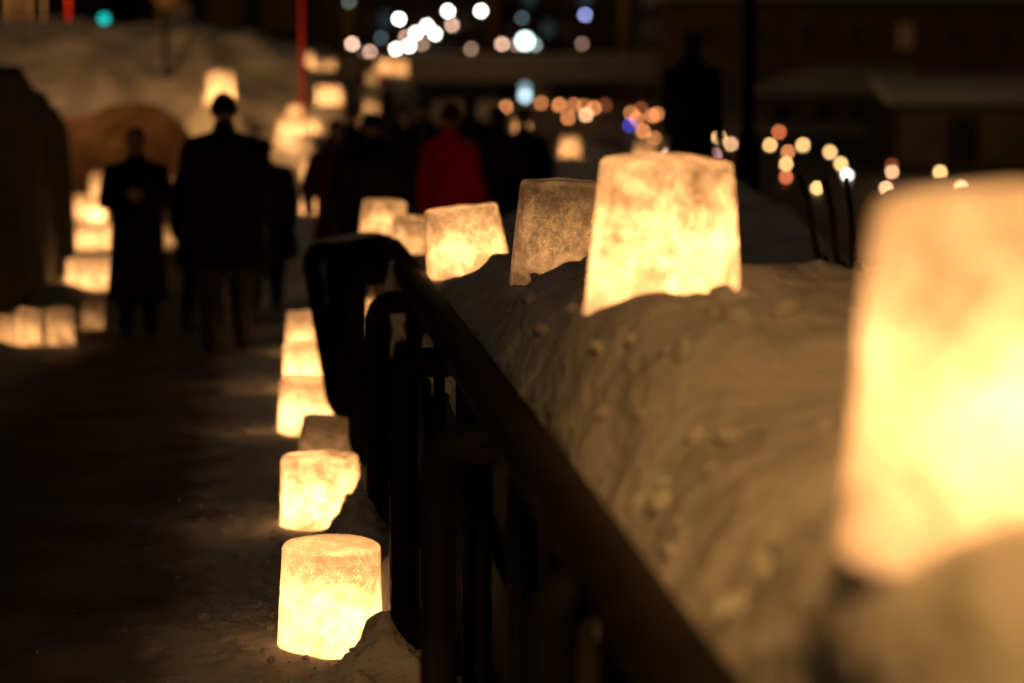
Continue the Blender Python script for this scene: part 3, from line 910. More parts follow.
def person(px, d, h, rz, label, coat=CLOTH_BLACK, trousers=CLOTH_BLACK, foot_z=0.0, bulk=1.0, coat_len=0.48, stride=0.10, arms='down', hat=None, armw=1.0,
           bag=False, fine=False, group=None, lean=0.0, fp=None):
    """A dressed figure facing -Y before it is turned by rz. Lengths below are for a 1.75 m body."""
    k = h / 1.75
    X = (px - 512) / F * d
    root = tag(empty('person', (X, d, foot_z), rz), label, 'person', group)
    vox = 0.011 if fine else 0.022
    S = lambda x, y, z: Vector((x * k, y * k, z * k))
    hipz = 0.90
    ank = {-1: S(-0.10, -stride, 0.075), 1: S(0.10, stride, 0.075)}
    knee = {q: S(q * 0.10, ank[q].y / k * 0.45 - 0.03, 0.48) for q in (-1, 1)}
    hip = {q: S(q * 0.09, 0, hipz) for q in (-1, 1)}
    sh = {q: S(q * 0.185 * min(1, armw + 0.1), 0.0, 1.42) for q in (-1, 1)}
    elb, wri = {}, {}
    for q in (-1, 1):
        if arms == 'hold':                      # both hands in front of the chest
            elb[q] = S(q * 0.25, -0.06, 1.15); wri[q] = S(q * 0.06, -0.29, 1.20)
        elif arms == 'camera':                  # hands raised to the face
            elb[q] = S(q * 0.25, -0.17, 1.22); wri[q] = S(q * 0.07, -0.24, 1.47)
        else:
            elb[q] = S(q * 0.255 * armw, 0.03 * -q, 1.13); wri[q] = S(q * 0.265 * armw, -0.07 + 0.05 * q, 0.87)
    # --- body, one continuous surface
    bm = bmesh.new()
    for q in (-1, 1):
        capsule(bm, hip[q], knee[q], 0.082 * k, 0.056 * k); capsule(bm, knee[q], ank[q], 0.054 * k, 0.036 * k)
        capsule(bm, ank[q] + S(0, 0.03, -0.03), ank[q] + S(0, -0.13, -0.04), 0.036 * k, 0.030 * k)
        capsule(bm, sh[q], elb[q], 0.050 * k, 0.040 * k); capsule(bm, elb[q], wri[q], 0.039 * k, 0.027 * k)
        # hand: palm, four unequal fingers with a bend, a thumb from the side of the palm
        dv = (wri[q] - elb[q]).normalized()
        if arms == 'hold': dv = Vector((-q * 0.55, -0.8, 0.1)).normalized()
        side = Vector((0, -1, 0)) if arms == 'down' else Vector((0, 0, 1))
        side = (side - dv * side.dot(dv)).normalized()
        nrm = dv.cross(side) * (1 if q > 0 else -1)
        pc = wri[q] + dv * 0.055 * k
        for o_ in (-0.026, 0, 0.026):
            capsule(bm, wri[q] + dv * 0.015 * k + side * o_ * 0.7 * k, wri[q] + dv * 0.085 * k + side * o_ * k, 0.017 * k, 0.014 * k, 10)
        for f, (o_, ln) in enumerate(((0.032, 0.072), (0.011, 0.080), (-0.011, 0.075), (-0.032, 0.060))):
            a = wri[q] + dv * 0.090 * k + side * o_ * k
            mid = a + dv * ln * 0.5 * k + nrm * 0.006 * k
            capsule(bm, a, mid, 0.0095 * k, 0.009 * k, 8)
            capsule(bm, mid, mid + (dv * 0.75 + nrm * 0.55).normalized() * ln * 0.5 * k, 0.009 * k, 0.0075 * k, 8)
        a = wri[q] + dv * 0.03 * k + side * 0.034 * k
        mid = a + (dv * 0.6 + side * 0.8).normalized() * 0.038 * k
        capsule(bm, a, mid, 0.013 * k, 0.011 * k, 8); capsule(bm, mid, mid + (dv * 0.9 + side * 0.25).normalized() * 0.032 * k, 0.011 * k, 0.009 * k, 8)
    ball(bm, S(0, 0, 0.95), (0.165 * k, 0.115 * k, 0.13 * k)); ball(bm, S(0, 0, 1.12), (0.145 * k, 0.105 * k, 0.17 * k))
    ball(bm, S(0, 0, 1.30), (0.175 * k, 0.115 * k, 0.17 * k))
    capsule(bm, sh[-1], sh[1], 0.055 * k, 0.055 * k)
    capsule(bm, S(0, 0.01, 1.40), S(0, -0.01, 1.54), 0.062 * k, 0.055 * k)
    hc = S(0, -0.02 - lean, 1.635)
    ball(bm, hc + S(0, 0.012, 0.015), (0.077 * k, 0.096 * k, 0.100 * k), 24, 16)
    ball(bm, hc + S(0, -0.03, -0.052), (0.055 * k, 0.062 * k, 0.066 * k))
    capsule(bm, hc + S(0, -0.088, 0.010), hc + S(0, -0.106, -0.024), 0.011 * k, 0.015 * k, 8)          # nose
    capsule(bm, hc + S(-0.03, -0.086, 0.026), hc + S(0.03, -0.086, 0.026), 0.012 * k, 0.012 * k, 8)    # brow
    capsule(bm, hc + S(-0.018, -0.090, -0.056), hc + S(0.018, -0.090, -0.056), 0.008 * k, 0.008 * k, 8)  # lips
    for q in (-1, 1):
        capsule(bm, hc + S(q * 0.080, 0.012, 0.02), hc + S(q * 0.078, 0.006, -0.025), 0.017 * k, 0.012 * k, 8)  # ear
    remesh('body', bm, vox, [SKIN], root)
    for q in (-1, 1):
        bm = bmesh.new(); ball(bm, hc + S(q * 0.030, -0.080, 0.004), 0.012 * k, 12, 8); obj('eye', bm, GLASS_DARK, root)
    # --- clothes
    bm = bmesh.new()
    for q in (-1, 1):
        capsule(bm, hip[q], knee[q], 0.100 * k * bulk, 0.076 * k * bulk); capsule(bm, knee[q], ank[q] + S(0, 0, 0.03), 0.074 * k * bulk, 0.066 * k)
    ball(bm, S(0, 0, 0.93), (0.175 * k * bulk, 0.13 * k * bulk, 0.13 * k))
    remesh('trousers', bm, vox, [trousers], root)
    for q in (-1, 1):
        bm = bmesh.new()
        capsule(bm, ank[q] + S(0, 0.035, -0.022), ank[q] + S(0, -0.15, -0.032), 0.052 * k, 0.043 * k)
        capsule(bm, ank[q] + S(0, 0.02, 0.0), ank[q] + S(0, 0.02, 0.09), 0.055 * k, 0.055 * k)
        remesh('boot', bm, vox, [LEATHER], root)
    bm = bmesh.new()
    hem = 1.42 - coat_len * 1.75
    n = 26
    for i in range(n):
        t = i / (n - 1)
        z = 1.40 + (hem - 1.40) * t
        w = (0.205 - 0.02 * math.sin(t * math.pi) + 0.035 * t) * bulk
        ball(bm, S(0, 0.0, z), (w * k, w * 0.68 * k, 0.085 * k))
    for q in (-1, 1):
        capsule(bm, S(0, 0.01, 1.43), sh[q] + S(0, 0, -0.035), 0.095 * k, 0.070 * k * bulk)
    capsule(bm, S(0, 0.015, 1.46), S(0, 0.0, 1.525), 0.092 * k, 0.078 * k)          # collar
    for q in (-1, 1):
        capsule(bm, sh[q] + S(q * 0.015, 0, -0.045), elb[q], 0.076 * k * bulk, 0.066 * k * bulk)
        capsule(bm, elb[q], wri[q] + (elb[q] - wri[q]).normalized() * 0.015, 0.065 * k * bulk, 0.050 * k)
    remesh('coat', bm, vox, [coat], root)
    # --- hair or a knitted hat
    bm = bmesh.new()
    if hat:
        ball(bm, hc + S(0, 0.014, 0.040), (0.089 * k, 0.106 * k, 0.094 * k), 20, 14)
        capsule(bm, hc + S(-0.05, 0.0, 0.02), hc + S(0.05, 0.0, 0.02), 0.05 * k, 0.05 * k)
        remesh('hat', bm, vox, [hat], root)
    else:
        ball(bm, hc + S(0, 0.026, 0.034), (0.087 * k, 0.098 * k, 0.094 * k), 20, 14)
        ball(bm, hc + S(0, 0.062, -0.03), (0.072 * k, 0.055 * k, 0.075 * k))
        remesh('hair', bm, vox, [HAIR], root)
    if bag:
        bm = bmesh.new()
        box(bm, -0.15 * k, 0.15 * k, 0.15 * k, 0.29 * k, 0.98 * k, 1.40 * k, 0.05 * k)
        obj('backpack', bm, CLOTH_BLACK, root)
    return root


def depth_of(py):                # depth of a foot that touches the path at this pixel row
    return F * CAM_Z / (py - HORIZON)


tall = person(225, 16.1, 1.70, math.pi, 'tall person in bulky black coat and dark knitted hat walking mid-path', bulk=1.28, stride=0.13, coat_len=0.47, fine=True, trousers=CLOTH_GREY, hat=CLOTH_BLACK, group='people on the path')
small = person(137, 17.1, 1.46, 0.12, 'smaller person in long dark coat by the left wall holding something up in both hands', bulk=1.12, coat_len=0.62, stride=0.03, arms='hold', fine=True, group='people on the path')
person(201, 17.6, 1.36, math.pi - 0.2, 'short dark figure half hidden behind the left side of the tall walker', bulk=1.05, stride=0.14, group='people on the path')
person(265, 19.0, 1.36, math.pi, 'short dark figure half hidden behind the right side of the tall walker', bulk=1.45, stride=0.10, group='people on the path')

# what the smaller walker holds: stand-in for a glowing device, its glow put into the colour
q = small.matrix_basis @ Vector((0, -0.315 * 1.46 / 1.75, 1.205 * 1.46 / 1.75))
handheld = tag(empty('handheld', q - Vector((0, 0, 0.05))), 'small orange-brown stand-in for the glowing device in the hands of the smaller walker', 'handheld')
bm = bmesh.new(); lathe(bm, [(0.030, 0.0), (0.036, 0.05), (0.042, 0.105)], 20, close_top=False)
obj('handheld_wall', bm, textured('orange brown glow colour', (0.45, 0.20, 0.09), (0.55, 0.26, 0.12), 10, 0.7), handheld)
bm = bmesh.new(); lathe(bm, [(0.044, 0.100), (0.045, 0.110), (0.040, 0.116), (0.0005, 0.117)], 20); obj('lid', bm, CLOTH_BROWN, handheld)

crowd = [  # px, d, height, turn, bulk, coat, hat, label
    (337, 20.5, 1.55, 0.3, 1.15, CLOTH_WINE, None, 'person in wine-red coat at the left end of the crowd by the lantern column'),
    (372, 18.0, 1.62, math.pi, 1.35, CLOTH_BLACK, HAIR, 'broad person in black with dark knitted hat left in the crowd front'),
    (404, 23.0, 1.66, 0.2, 1.2, CLOTH_BLACK, None, 'bareheaded person in black between the black-hatted and red-jacketed people'),
    (450, 19.4, 1.68, math.pi - 0.6, 1.22, CLOTH_RED, CLOTH_WINE, 'person in bulky bright red jacket in the middle of the crowd'),
    (498, 21.5, 1.66, math.pi, 1.3, CLOTH_BROWN, None, 'person in dark brown coat just right of the red jacket'),
    (523, 24.5, 1.62, 0.1, 1.2, CLOTH_BLACK, CLOTH_BLACK, 'black-clad hatted person at the right end of the crowd below the bluish light'),
    (424, 26.5, 1.72, 0.0, 1.2, CLOTH_BROWN, CLOTH_BROWN, 'brown-hatted person farther back left of the red jacket'),
    (470, 27.5, 1.74, math.pi, 1.2, CLOTH_BLACK, None, 'tall bareheaded person in black behind the red jacket\'s right shoulder'),
    (388, 29.0, 1.80, math.pi, 1.2, CLOTH_GREY, None, 'charcoal-coated person farther back above the black-hatted one'),
    (352, 25.0, 1.66, 0.0, 1.2, CLOTH_BLACK, None, 'black-clad person behind the wine-red coat below the broad low lantern'),
]
for px, d, h, rz, bk_, ct, ht, lab in crowd:
    person(px, d, h, rz, lab, coat=ct, hat=ht, bulk=bk_ * 0.86, armw=1.12, stride=0.06 + 0.12 * random.random(), lean=0.03 * random.random(), foot_z=-0.06, group='people in the crowd')
person(691, 21.5, 1.76, math.pi - 0.25, 'lone dark figure standing tall on the snow right of the small lights', bulk=0.98, armw=0.84, foot_z=0.50, stride=0.02, coat_len=0.55, arms='down', fine=False)

# ------------------------------------------------------------------ poles, posts and lamps
p0 = at(304, 226, 31.0); p1 = at(302, -40, 31.0)
t = tag(empty('red_pole', (p0.x, p0.y, 0.0)), 'tall slim red pole rising beside the lantern column', 'pole')
bm = bmesh.new(); tube(bm, [(0, 0, -0.1), (0, 0, 1.6), (p1.x - p0.x, 0, p1.z)], [0.032, 0.030, 0.028], 14); obj('shaft', bm, RED_PAINT, t)
bm = bmesh.new(); ball(bm, (p1.x - p0.x, 0, p1.z), 0.045); obj('cap', bm, RED_PAINT, t)
bm = bmesh.new(); lathe(bm, [(0.10, -0.05), (0.10, 0.03), (0.045, 0.06), (0.035, 0.12)], 16); obj('base', bm, METAL, t)

b = at(748, 165, 22.0)
t = tag(empty('street_lamp', (b.x, b.y, 0.35)), 'dark lamp post right of the lone standing figure on the bank', 'street lamp')
bm = bmesh.new()
lathe(bm, [(0.15, -0.05), (0.15, 0.35), (0.11, 0.45), (0.10, 0.9), (0.075, 1.0), (0.062, 1.1)], 20); obj('base', bm, METAL, t)
bm = bmesh.new(); tube(bm, [(0, 0, 1.0), (0, 0, 2.5), (0, 0, 3.9)], [0.062, 0.058, 0.045], 16); obj('pole', bm, METAL, t)
bm = bmesh.new(); lathe(bm, [(0.06, 3.9), (0.13, 3.98), (0.20, 4.35), (0.20, 4.37), (0.10, 4.55), (0.03, 4.65)], 6); obj('lamp_head', bm, METAL, t, auto=30)

# red banner on the hill, left posts above the embankment
b = at(361, 84, 41.0)
t = tag(empty('banner', (b.x, b.y, hill_h(b.x, b.y))), 'small bright red banner among the faint lanterns on the hill', 'banner')
bm = bmesh.new(); tube(bm, [(0, 0, -0.1), (0, 0, 0.62 + b.z - hill_h(b.x, b.y))], 0.018, 8); obj('pole', bm, METAL, t)
bm = bmesh.new()
g0 = b.z - hill_h(b.x, b.y)
rows = [[bm.verts.new((0.02 + 0.42 * u, 0.03 * math.sin(u * 7 + w), g0 + 0.26 * w - 0.10 * u)) for u in [i / 10 for i in range(11)]] for w in (0, 0.5, 1)]
for r0, r1 in zip(rows, rows[1:]):
    for i in range(10): bm.faces.new((r0[i], r0[i + 1], r1[i + 1], r1[i]))
bmesh.ops.solidify(bm, geom=bm.faces[:], thickness=0.006)
obj('cloth', bm, RED_PAINT, t)

PALE = textured('pale painted steel', (0.24, 0.20, 0.155), (0.34, 0.29, 0.23), 5, 0.5, 0.1, 40, 0.004)
for i, (px, w, mat, lab) in enumerate(((8, 0.030, PALE, 'pale snow-guard post at the far left above the embankment'), (19, 0.022, PALE, 'second pale guard post from the left edge above the embankment'),
                                       (30, 0.026, PALE, 'third pale guard post from the left edge above the embankment'), (44, 0.022, PALE, 'pale guard post beside the red one above the embankment'),
                                       (69, 0.026, RED_PAINT, 'thick red post standing above the snowy embankment'))):
    b = at(px, 13, 31.0)
    t = tag(empty('guard_post', (b.x, b.y, b.z - 0.10)), lab, 'post', 'posts above the embankment')
    bm = bmesh.new(); tube(bm, [(0, 0, 0), (0, 0, 1.3)], w, 12); obj('shaft', bm, mat, t)
    bm = bmesh.new(); ball(bm, (0, 0, 1.3), w * 1.25, 12, 8); obj('cap', bm, mat, t)

# amber road lamp above the stair wall; the added road lamp lights the snow
b = at(166, 52, 36.0)
t = tag(empty('street_lamp', (b.x, b.y, b.z - 0.3)), 'dark thin post with a wide dull-orange lamp shade cut by the top edge', 'street lamp')
bm = bmesh.new(); tube(bm, [(0, 0, -0.2), (0, 0, 1.0)], 0.035, 12); obj('pole', bm, METAL, t)
bm = bmesh.new(); lathe(bm, [(0.04, 0.95), (0.10, 0.98), (0.27, 1.22), (0.30, 1.40), (0.22, 1.52), (0.05, 1.6)], 20)
obj('lamp_shade', bm, make_glow('dull orange shade', (1.0, 0.30, 0.06), 0.10), t)


def added_light(loc, energy, color, r=0.2, name='added_light'):
    l = bpy.data.lights.new(name, 'POINT'); l.energy = energy; l.color = color; l.shadow_soft_size = r
    o = bpy.data.objects.new(name, l); C.objects.link(o); o.location = loc
    return o


# added road lamp, its spot aimed to light the snow hill
lp = Vector((-6.6, 24.0, 0))
t = tag(empty('street_lamp', (-7.55, 29.32, -0.35)), 'added sodium road lamp lighting the snow hill above the stone wall', 'street lamp')
bm = bmesh.new(); tube(bm, [(0, 0, -0.3), (0, 0, 3.6), (0.25, -0.2, 4.3), (0.8, -0.6, 4.5)], 0.05, 12); obj('pole', bm, METAL, t)
bm = bmesh.new(); ball(bm, (0.95, -0.72, 4.47), (0.28, 0.16, 0.08)); obj('lamp_head', bm, METAL, t)
l = bpy.data.lights.new('added_light', 'SPOT'); l.energy = 800; l.color = (1.0, 0.46, 0.14); l.spot_size = R(95); l.spot_blend = 1.0; l.shadow_soft_size = 0.15
lo = bpy.data.objects.new('added_light', l); C.objects.link(lo); lo.location = (-6.55, 28.5, 3.9)
lo.rotation_euler = (Vector((-4.6, 32.6, 1.5)) - Vector((-6.55, 28.5, 3.9))).to_track_quat('-Z', 'Y').to_euler()

# traffic light on the road above
b = at(105, 19, 45)
t = tag(empty('traffic_light', (b.x, b.y, b.z - 2.6)), 'road signal showing a green-blue light above the embankment', 'traffic light')
bm = bmesh.new(); tube(bm, [(0, 0.1, 0), (0, 0.1, 3.0)], 0.05, 12); obj('pole', bm, METAL, t)
bm = bmesh.new(); box(bm, -0.52, 0.16, -0.09, 0.09, 2.42, 2.76, 0.03); obj('housing', bm, METAL, t)
bm = bmesh.new(); lathe(bm, [(0.085, 0), (0.07, 0.02), (0.001, 0.03)], 20); bmesh.ops.rotate(bm, verts=bm.verts[:], matrix=Matrix.Rotation(R(90), 3, 'X'))
o = obj('lens', bm, make_glow('green signal', (0.01, 0.62, 0.55), 1.8), t, (0, -0.095, 2.6)); o['label'] = 'lit green-blue lens'
bm = bmesh.new(); lathe(bm, [(0.10, 0), (0.08, 0.02), (0.001, 0.03)], 20); bmesh.ops.rotate(bm, verts=bm.verts[:], matrix=Matrix.Rotation(R(90), 3, 'X'))
obj('lens', bm, GLASS_DARK, t, (-0.26, -0.095, 2.6))

# ------------------------------------------------------------------ far buildings, bridge


def facade_windows(root, x0, x1, z0, z1, y, nx, nzr, ww, wh, lit, matlit, mat=GLASS_DARK):
    for i in range(nx):
        for j in range(nzr):
            cx = x0 + (x1 - x0) * (i + 0.5) / nx
            cz = z0 + (z1 - z0) * (j + 0.5) / nzr
            bm = bmesh.new(); box(bm, cx - ww / 2 - .12, cx + ww / 2 + .12, y - 0.14, y + 0.05, cz - wh / 2 - .12, cz + wh / 2 + .12)
            f = obj('window', bm, CONCRETE, root, smooth=False)
            bm = bmesh.new(); box(bm, cx - ww / 2, cx + ww / 2, y - 0.16, y - 0.143, cz - wh / 2, cz + wh / 2)
            o = obj('pane', bm, matlit if (i, j) in lit else mat, f, smooth=False)


DIM_AMBER = make_glow('dim amber window', (1.0, 0.42, 0.12), 0.035)
DIM_TEAL = make_glow('dim greenish window', (0.55, 0.85, 0.95), 0.035)
# warehouse across the canal
W = tag(empty('warehouse', (30, 172, -0.6)), 'big brown canal warehouse with snow roof on the right far bank', 'warehouse')
bm = bmesh.new(); box(bm, -19.2, 26, 0, 18, 0, 9.0); obj('wall', bm, WALL_BRICK, W, smooth=False)
bm = bmesh.new()
v = [bm.verts.new(p) for p in ((-19.8, -0.6, 9.0), (26.6, -0.6, 9.0), (26.6, 9, 13), (-19.8, 9, 13), (26.6, 18.6, 9.0), (-19.8, 18.6, 9.0))]
for q in ((0, 1, 2, 3), (3, 2, 4, 5), (0, 3, 5), (1, 4, 2), (0, 5, 4, 1)): bm.faces.new([v[i] for i in q])
obj('roof', bm, SNOW, W, smooth=False)
facade_windows(W, -18, 24, 1.2, 8.2, 0, 12, 2, 1.1, 1.7, {(4, 1)}, DIM_AMBER)
# low snow-roofed sheds at the water in front of it
for (x0, x1, y, z1, zs, dy, lab) in ((12.7, 30, 80, 1.40, 2.35, 7, 'long low dark shed with flat snow roof at the water, right edge'),
                                     (15.4, 25.5, 150, 1.7, 3.5, 9, 'low dark shed with sloping snow roof left of the long one')):
    t = tag(empty('boat_shed', (x0, y, -0.7)), lab, 'shed', 'sheds at the far waterside')
    bm = bmesh.new(); box(bm, 0, x1 - x0, 0, dy, 0, z1 + 0.7); obj('wall', bm, WALL_DARK, t, smooth=False)
    sl = 0.0 if y < 90 else 0.55
    bm = grid(frange(-0.35, x1 - x0 + 0.3, 0.4), frange(-0.4, dy + 0.3, 0.4), lambda u, w: (u, w, z1 + 0.7 + (zs - z1) * sm(-0.45, dy * 0.8, w) * (1 - sl * (1 - sm(0, 5, u))) + 0.06 * nz(u, w, 1, .6)))
    bmesh.ops.solidify(bm, geom=bm.faces[:], thickness=0.25)
    obj('roof', bm, SNOW, t)
    for i in range(4):
        cx = (x1 - x0) * (i + 0.5) / 4
        bm = bmesh.new(); box(bm, cx - 0.5, cx + 0.5, -0.06, 0.02, 0.2, 1.7); obj('door', bm, BOARD, t, smooth=False)

# bridge across the end of the canal
B = tag(empty('bridge', (0, 180, 0)), 'far road bridge with snow-lined parapet across the canal end', 'bridge')
bm = bmesh.new(); box(bm, -30, 45, 0, 10, 2.7, 3.6); obj('girder', bm, CONCRETE, B, smooth=False)
bm = bmesh.new(); box(bm, -30, 45, -0.15, 0.25, 3.603, 4.45); obj('parapet', bm, CONCRETE, B, smooth=False)
bm = grid(frange(-30, 45, 0.7), frange(-0.3, 0.5, 0.2), lambda u, w: (u, w, 4.46 + 0.35 * math.cos((w - .1) * 3.2) + 0.08 * nz(u, w, 1, .8)))
bmesh.ops.solidify(bm, geom=bm.faces[:], thickness=0.2); obj('snow_cap', bm, SNOW, B)
for x in (-14, 2, 18, 34):
    bm = bmesh.new(); box(bm, x - 0.8, x + 0.8, 1, 9, -1.5, 2.697); obj('pier', bm, CONCRETE, B, smooth=False)

for (x0, x1, y, z1, nx, nr, lit, mat, lab) in (
        (-17, -2.5, 262, 24, 7, 5, {(1, 1), (5, 2)}, WALL_DARK, 'dark tall block with few lit windows behind the left bridge lights'),
        (-1.8, 12, 275, 22, 6, 5, {(2, 1), (4, 2), (1, 2)}, WALL_DARK, 'dark office block behind the middle of the bridge'),
        (12.8, 34, 255, 18, 8, 4, {(1, 1), (2, 1)}, WALL_BRICK, 'brown block behind the bridge next to the warehouse')):
    t = tag(empty('building', (x0, y, 0)), lab, 'building', 'blocks behind the bridge')
    bm = bmesh.new(); box(bm, 0, x1 - x0, 0, 16, -0.1, z1); obj('wall', bm, mat, t, smooth=False)
    bm = bmesh.new(); box(bm, -0.3, x1 - x0 + .3, -0.3, 16.3, z1 + .003, z1 + 0.7); obj('roof', bm, SNOW, t, smooth=False)
    facade_windows(t, 0.6, x1 - x0 - .6, 4, z1 - 1, 0, nx, nr, 1.2, 1.6, lit, DIM_TEAL)
for (x0, x1, y, z1, lab) in ((-26, -12.5, 66, 9, 'dark house on the road above the left embankment'), (-13.5, -6.0, 76, 11, 'dark brown house behind the snow hill')):
    t = tag(empty('house', (x0, y, 0)), lab, 'house', 'houses beyond the hill')
    bm = bmesh.new(); box(bm, 0, x1 - x0, 0, 10, -0.1, z1); obj('wall', bm, WALL_DARK, t, smooth=False)
    bm = bmesh.new()
    w = x1 - x0
    v = [bm.verts.new(p) for p in ((-.5, -.5, z1), (w + .5, -.5, z1), (w + .5, 5, z1 + 3), (-.5, 5, z1 + 3), (w + .5, 10.5, z1), (-.5, 10.5, z1))]
    for q in ((0, 1, 2, 3), (3, 2, 4, 5), (0, 3, 5), (1, 4, 2), (0, 5, 4, 1)): bm.faces.new([v[i] for i in q])
    obj('roof', bm, SNOW, t, smooth=False)
    facade_windows(t, 0.6, w - .6, 2.4, z1 - 0.5, 0, 4, 2, 1.0, 1.3, {(1, 0)} if y > 70 else set(), DIM_AMBER)

# bare trees on the road above the hill
def bare_tree(x, y, z, h, seed, label):
    rnd = random.Random(seed)
    t = tag(empty('bare_tree', (x, y, z)), label, 'tree', 'bare trees above the hill')
    bm = bmesh.new(); tube(bm, [(0, 0, -0.3), (0.05, 0, h * .25), (-0.03, 0.04, h * .5)], [0.16, 0.12, 0.09], 12); obj('trunk', bm, BARK, t)
    bm = bmesh.new()

    def grow(p, dv, ln, r, lev):
        q = p + dv * ln
        mid = p + dv * ln * .5 + Vector((rnd.uniform(-1, 1), rnd.uniform(-1, 1), rnd.uniform(-1, 1))) * ln * .06
        tube(bm, [p, mid, q], [r, r * .8, r * .6], 6)
        if lev == 0: return
        for _ in range(3 if lev > 1 else 4):
            a = rnd.uniform(0, 6.28)
            nd = (dv + Vector((math.cos(a), math.sin(a), rnd.uniform(-.2, .6))) * .75).normalized()
            grow(p + dv * ln * rnd.uniform(.5, 1), nd, ln * rnd.uniform(.55, .75), r * .58, lev - 1)
    for i in range(5):
        a = i * 1.256 + rnd.uniform(-.3, .3)
        grow(Vector((0, 0, h * rnd.uniform(.3, .5))), Vector((math.cos(a), math.sin(a), rnd.uniform(.5, 1.3))).normalized(), h * .24, 0.06, 3)
    obj('crown', bm, BARK, t)


b = at(196, 50, 50); bare_tree(b.x, b.y, b.z - .5, 4.5, 3, 'bare tree with dark spreading twigs above the snow hill, left one')
b = at(255, 45, 54); bare_tree(b.x, b.y, b.z - .6, 4.8, 4, 'bare tree with dark spreading twigs left of the red pole')

# ------------------------------------------------------------------ far lamps (bokeh discs in the photograph)
glows = {}


def glow_mat(col, st):
    k = (col, round(st, 2))
    if k not in glows: glows[k] = make_glow('lamp glow', col, st)
    return glows[k]


WHITE = (1.0, 0.98, 0.86); PINK = (1.0, 0.60, 0.42); ORANGE = (1.0, 0.34, 0.11); GREEN = (0.75, 1.0, 0.92); LILAC = (0.42, 0.47, 1.0)
YEL = (1.0, 0.58, 0.22); PEACH = (1.0, 0.55, 0.28); BLUE = (0.12, 0.12, 1.0); COOL = (0.62, 0.86, 1.0); RUST = (1.0, 0.25, 0.09)
far = [  # px, py, colour, brightness of the disc, label
    (352, 44, PINK, 1.0, 'pinkish lamp at the left end of the far bridge lamps'),
    (362, 53, PINK, 0.35, 'dim rosy lamp of the low touching pair at the bridge\'s left, left one'),
    (370, 52, PINK, 0.7, 'pale rosy lamp of the low touching pair at the bridge\'s left, right one'),
    (367, 65, ORANGE, 0.25, 'faint orange lamp lowest of the far bridge lamps'),
    (399, 19, WHITE, 1.8, 'bright white lamp standing alone above the white cluster'),
    (427, 26, WHITE, 1.8, 'bright white lamp topping the diagonal chain of the white cluster'),
    (416, 33, WHITE, 1.5, 'white lamp second down the diagonal chain of the white cluster'),
    (435, 34, WHITE, 1.5, 'white lamp at the right of the diagonal chain of the white cluster'),
    (409, 46, WHITE, 1.8, 'white lamp low in the white cluster, right of its lowest one'),
    (396, 49, WHITE, 1.5, 'white lamp lowest and leftmost in the white cluster'),
    (406, 37, PINK, 0.5, 'pinkish lamp half behind the white chain on its left side'),
    (422, 44, PINK, 0.3, 'dull pink lamp below the white chain on its right side'),
    (448, 11, WHITE, 1.8, 'bright white lamp right above the salmon one'),
    (452, 25, PINK, 0.65, 'salmon lamp below the bright white one'),
    (481, 11, WHITE, 1.8, 'bright white lamp at the top between the salmon and lilac ones'),
    (471, 49, PINK, 0.22, 'faint brownish lamp alone low between the white cluster and the big lamp'),
    (502, 44, PINK, 0.75, 'salmon lamp just left of the big greenish-white lamp'),
    (516, 45, PINK, 0.2, 'faint lamp squeezed between the salmon and the big greenish-white one'),
    (535, 45, GREEN, 0.25, 'dull greenish lamp tucked behind the big greenish-white lamp'),
    (585, 15, LILAC, 0.55, 'lilac-blue lamp high right of the big greenish-white lamp'),
    (582, 44, PINK, 0.16, 'faint brownish lamp below the lilac-blue one'),
    (522, 18, COOL, 0.07, 'barely visible grey lamp above the big greenish-white lamp'),
    (349, 2, GREEN, 0.08, 'barely visible green lamp at the top edge above the pinkish one'),
    (381, 38, COOL, 0.06, 'barely visible bluish lamp left of the white cluster'),
    (670, 17, WHITE, 1.5, 'white lamp left of the pair above the lone standing figure'),
    (690, 14, WHITE, 1.5, 'white lamp right of the pair above the lone standing figure'),
]
D_FAR = 232.0
SRC = 3.7                         # source diameter in picture pixels


def far_lamp(px, py, d, col, br, label, ground_z, group, src=SRC, cat='street lamp'):
    b = at(px, py, d)
    r = src / 2 * d / F
    t = tag(empty('street_lamp', (b.x, b.y, ground_z)), label, cat, group)
    hgt = b.z - ground_z
    bm = bmesh.new(); tube(bm, [(0, r * 1.2, 0), (0, r * 1.2, hgt * .6), (0, r * 1.2, hgt + r)], [0.09, 0.07, 0.05], 8); obj('pole', bm, METAL, t)
    bm = bmesh.new(); ball(bm, (0, 0, hgt), r, 16, 12)
    obj('globe', bm, glow_mat(col, br * 19.0), t)
    return t


for px, py, col, br, lab in far:
    far_lamp(px, py, D_FAR, col, br, lab, 0.0, 'lamps beyond the bridge')
far_lamp(525, 41, 228, GREEN, 0.5, 'largest lamp, glaring greenish white above the far bridge', 0.0, 'lamps beyond the bridge', 11)
# bluish lights under the bridge
for py, br, src, lab in ((88, 0.22, 8, 'dull upper light of the bluish stack under the bridge'), (96, 0.8, 8, 'bright middle light of the bluish stack under the bridge'),
                         (106, 0.35, 8, 'lower pinkish light of the bluish stack under the bridge')):
    far_lamp(525 + (2 if py > 100 else 0), py, 172, COOL if py < 100 else (0.9, 0.75, 0.85), br * 0.24, lab, 0.2, 'bluish lights under the bridge', src)

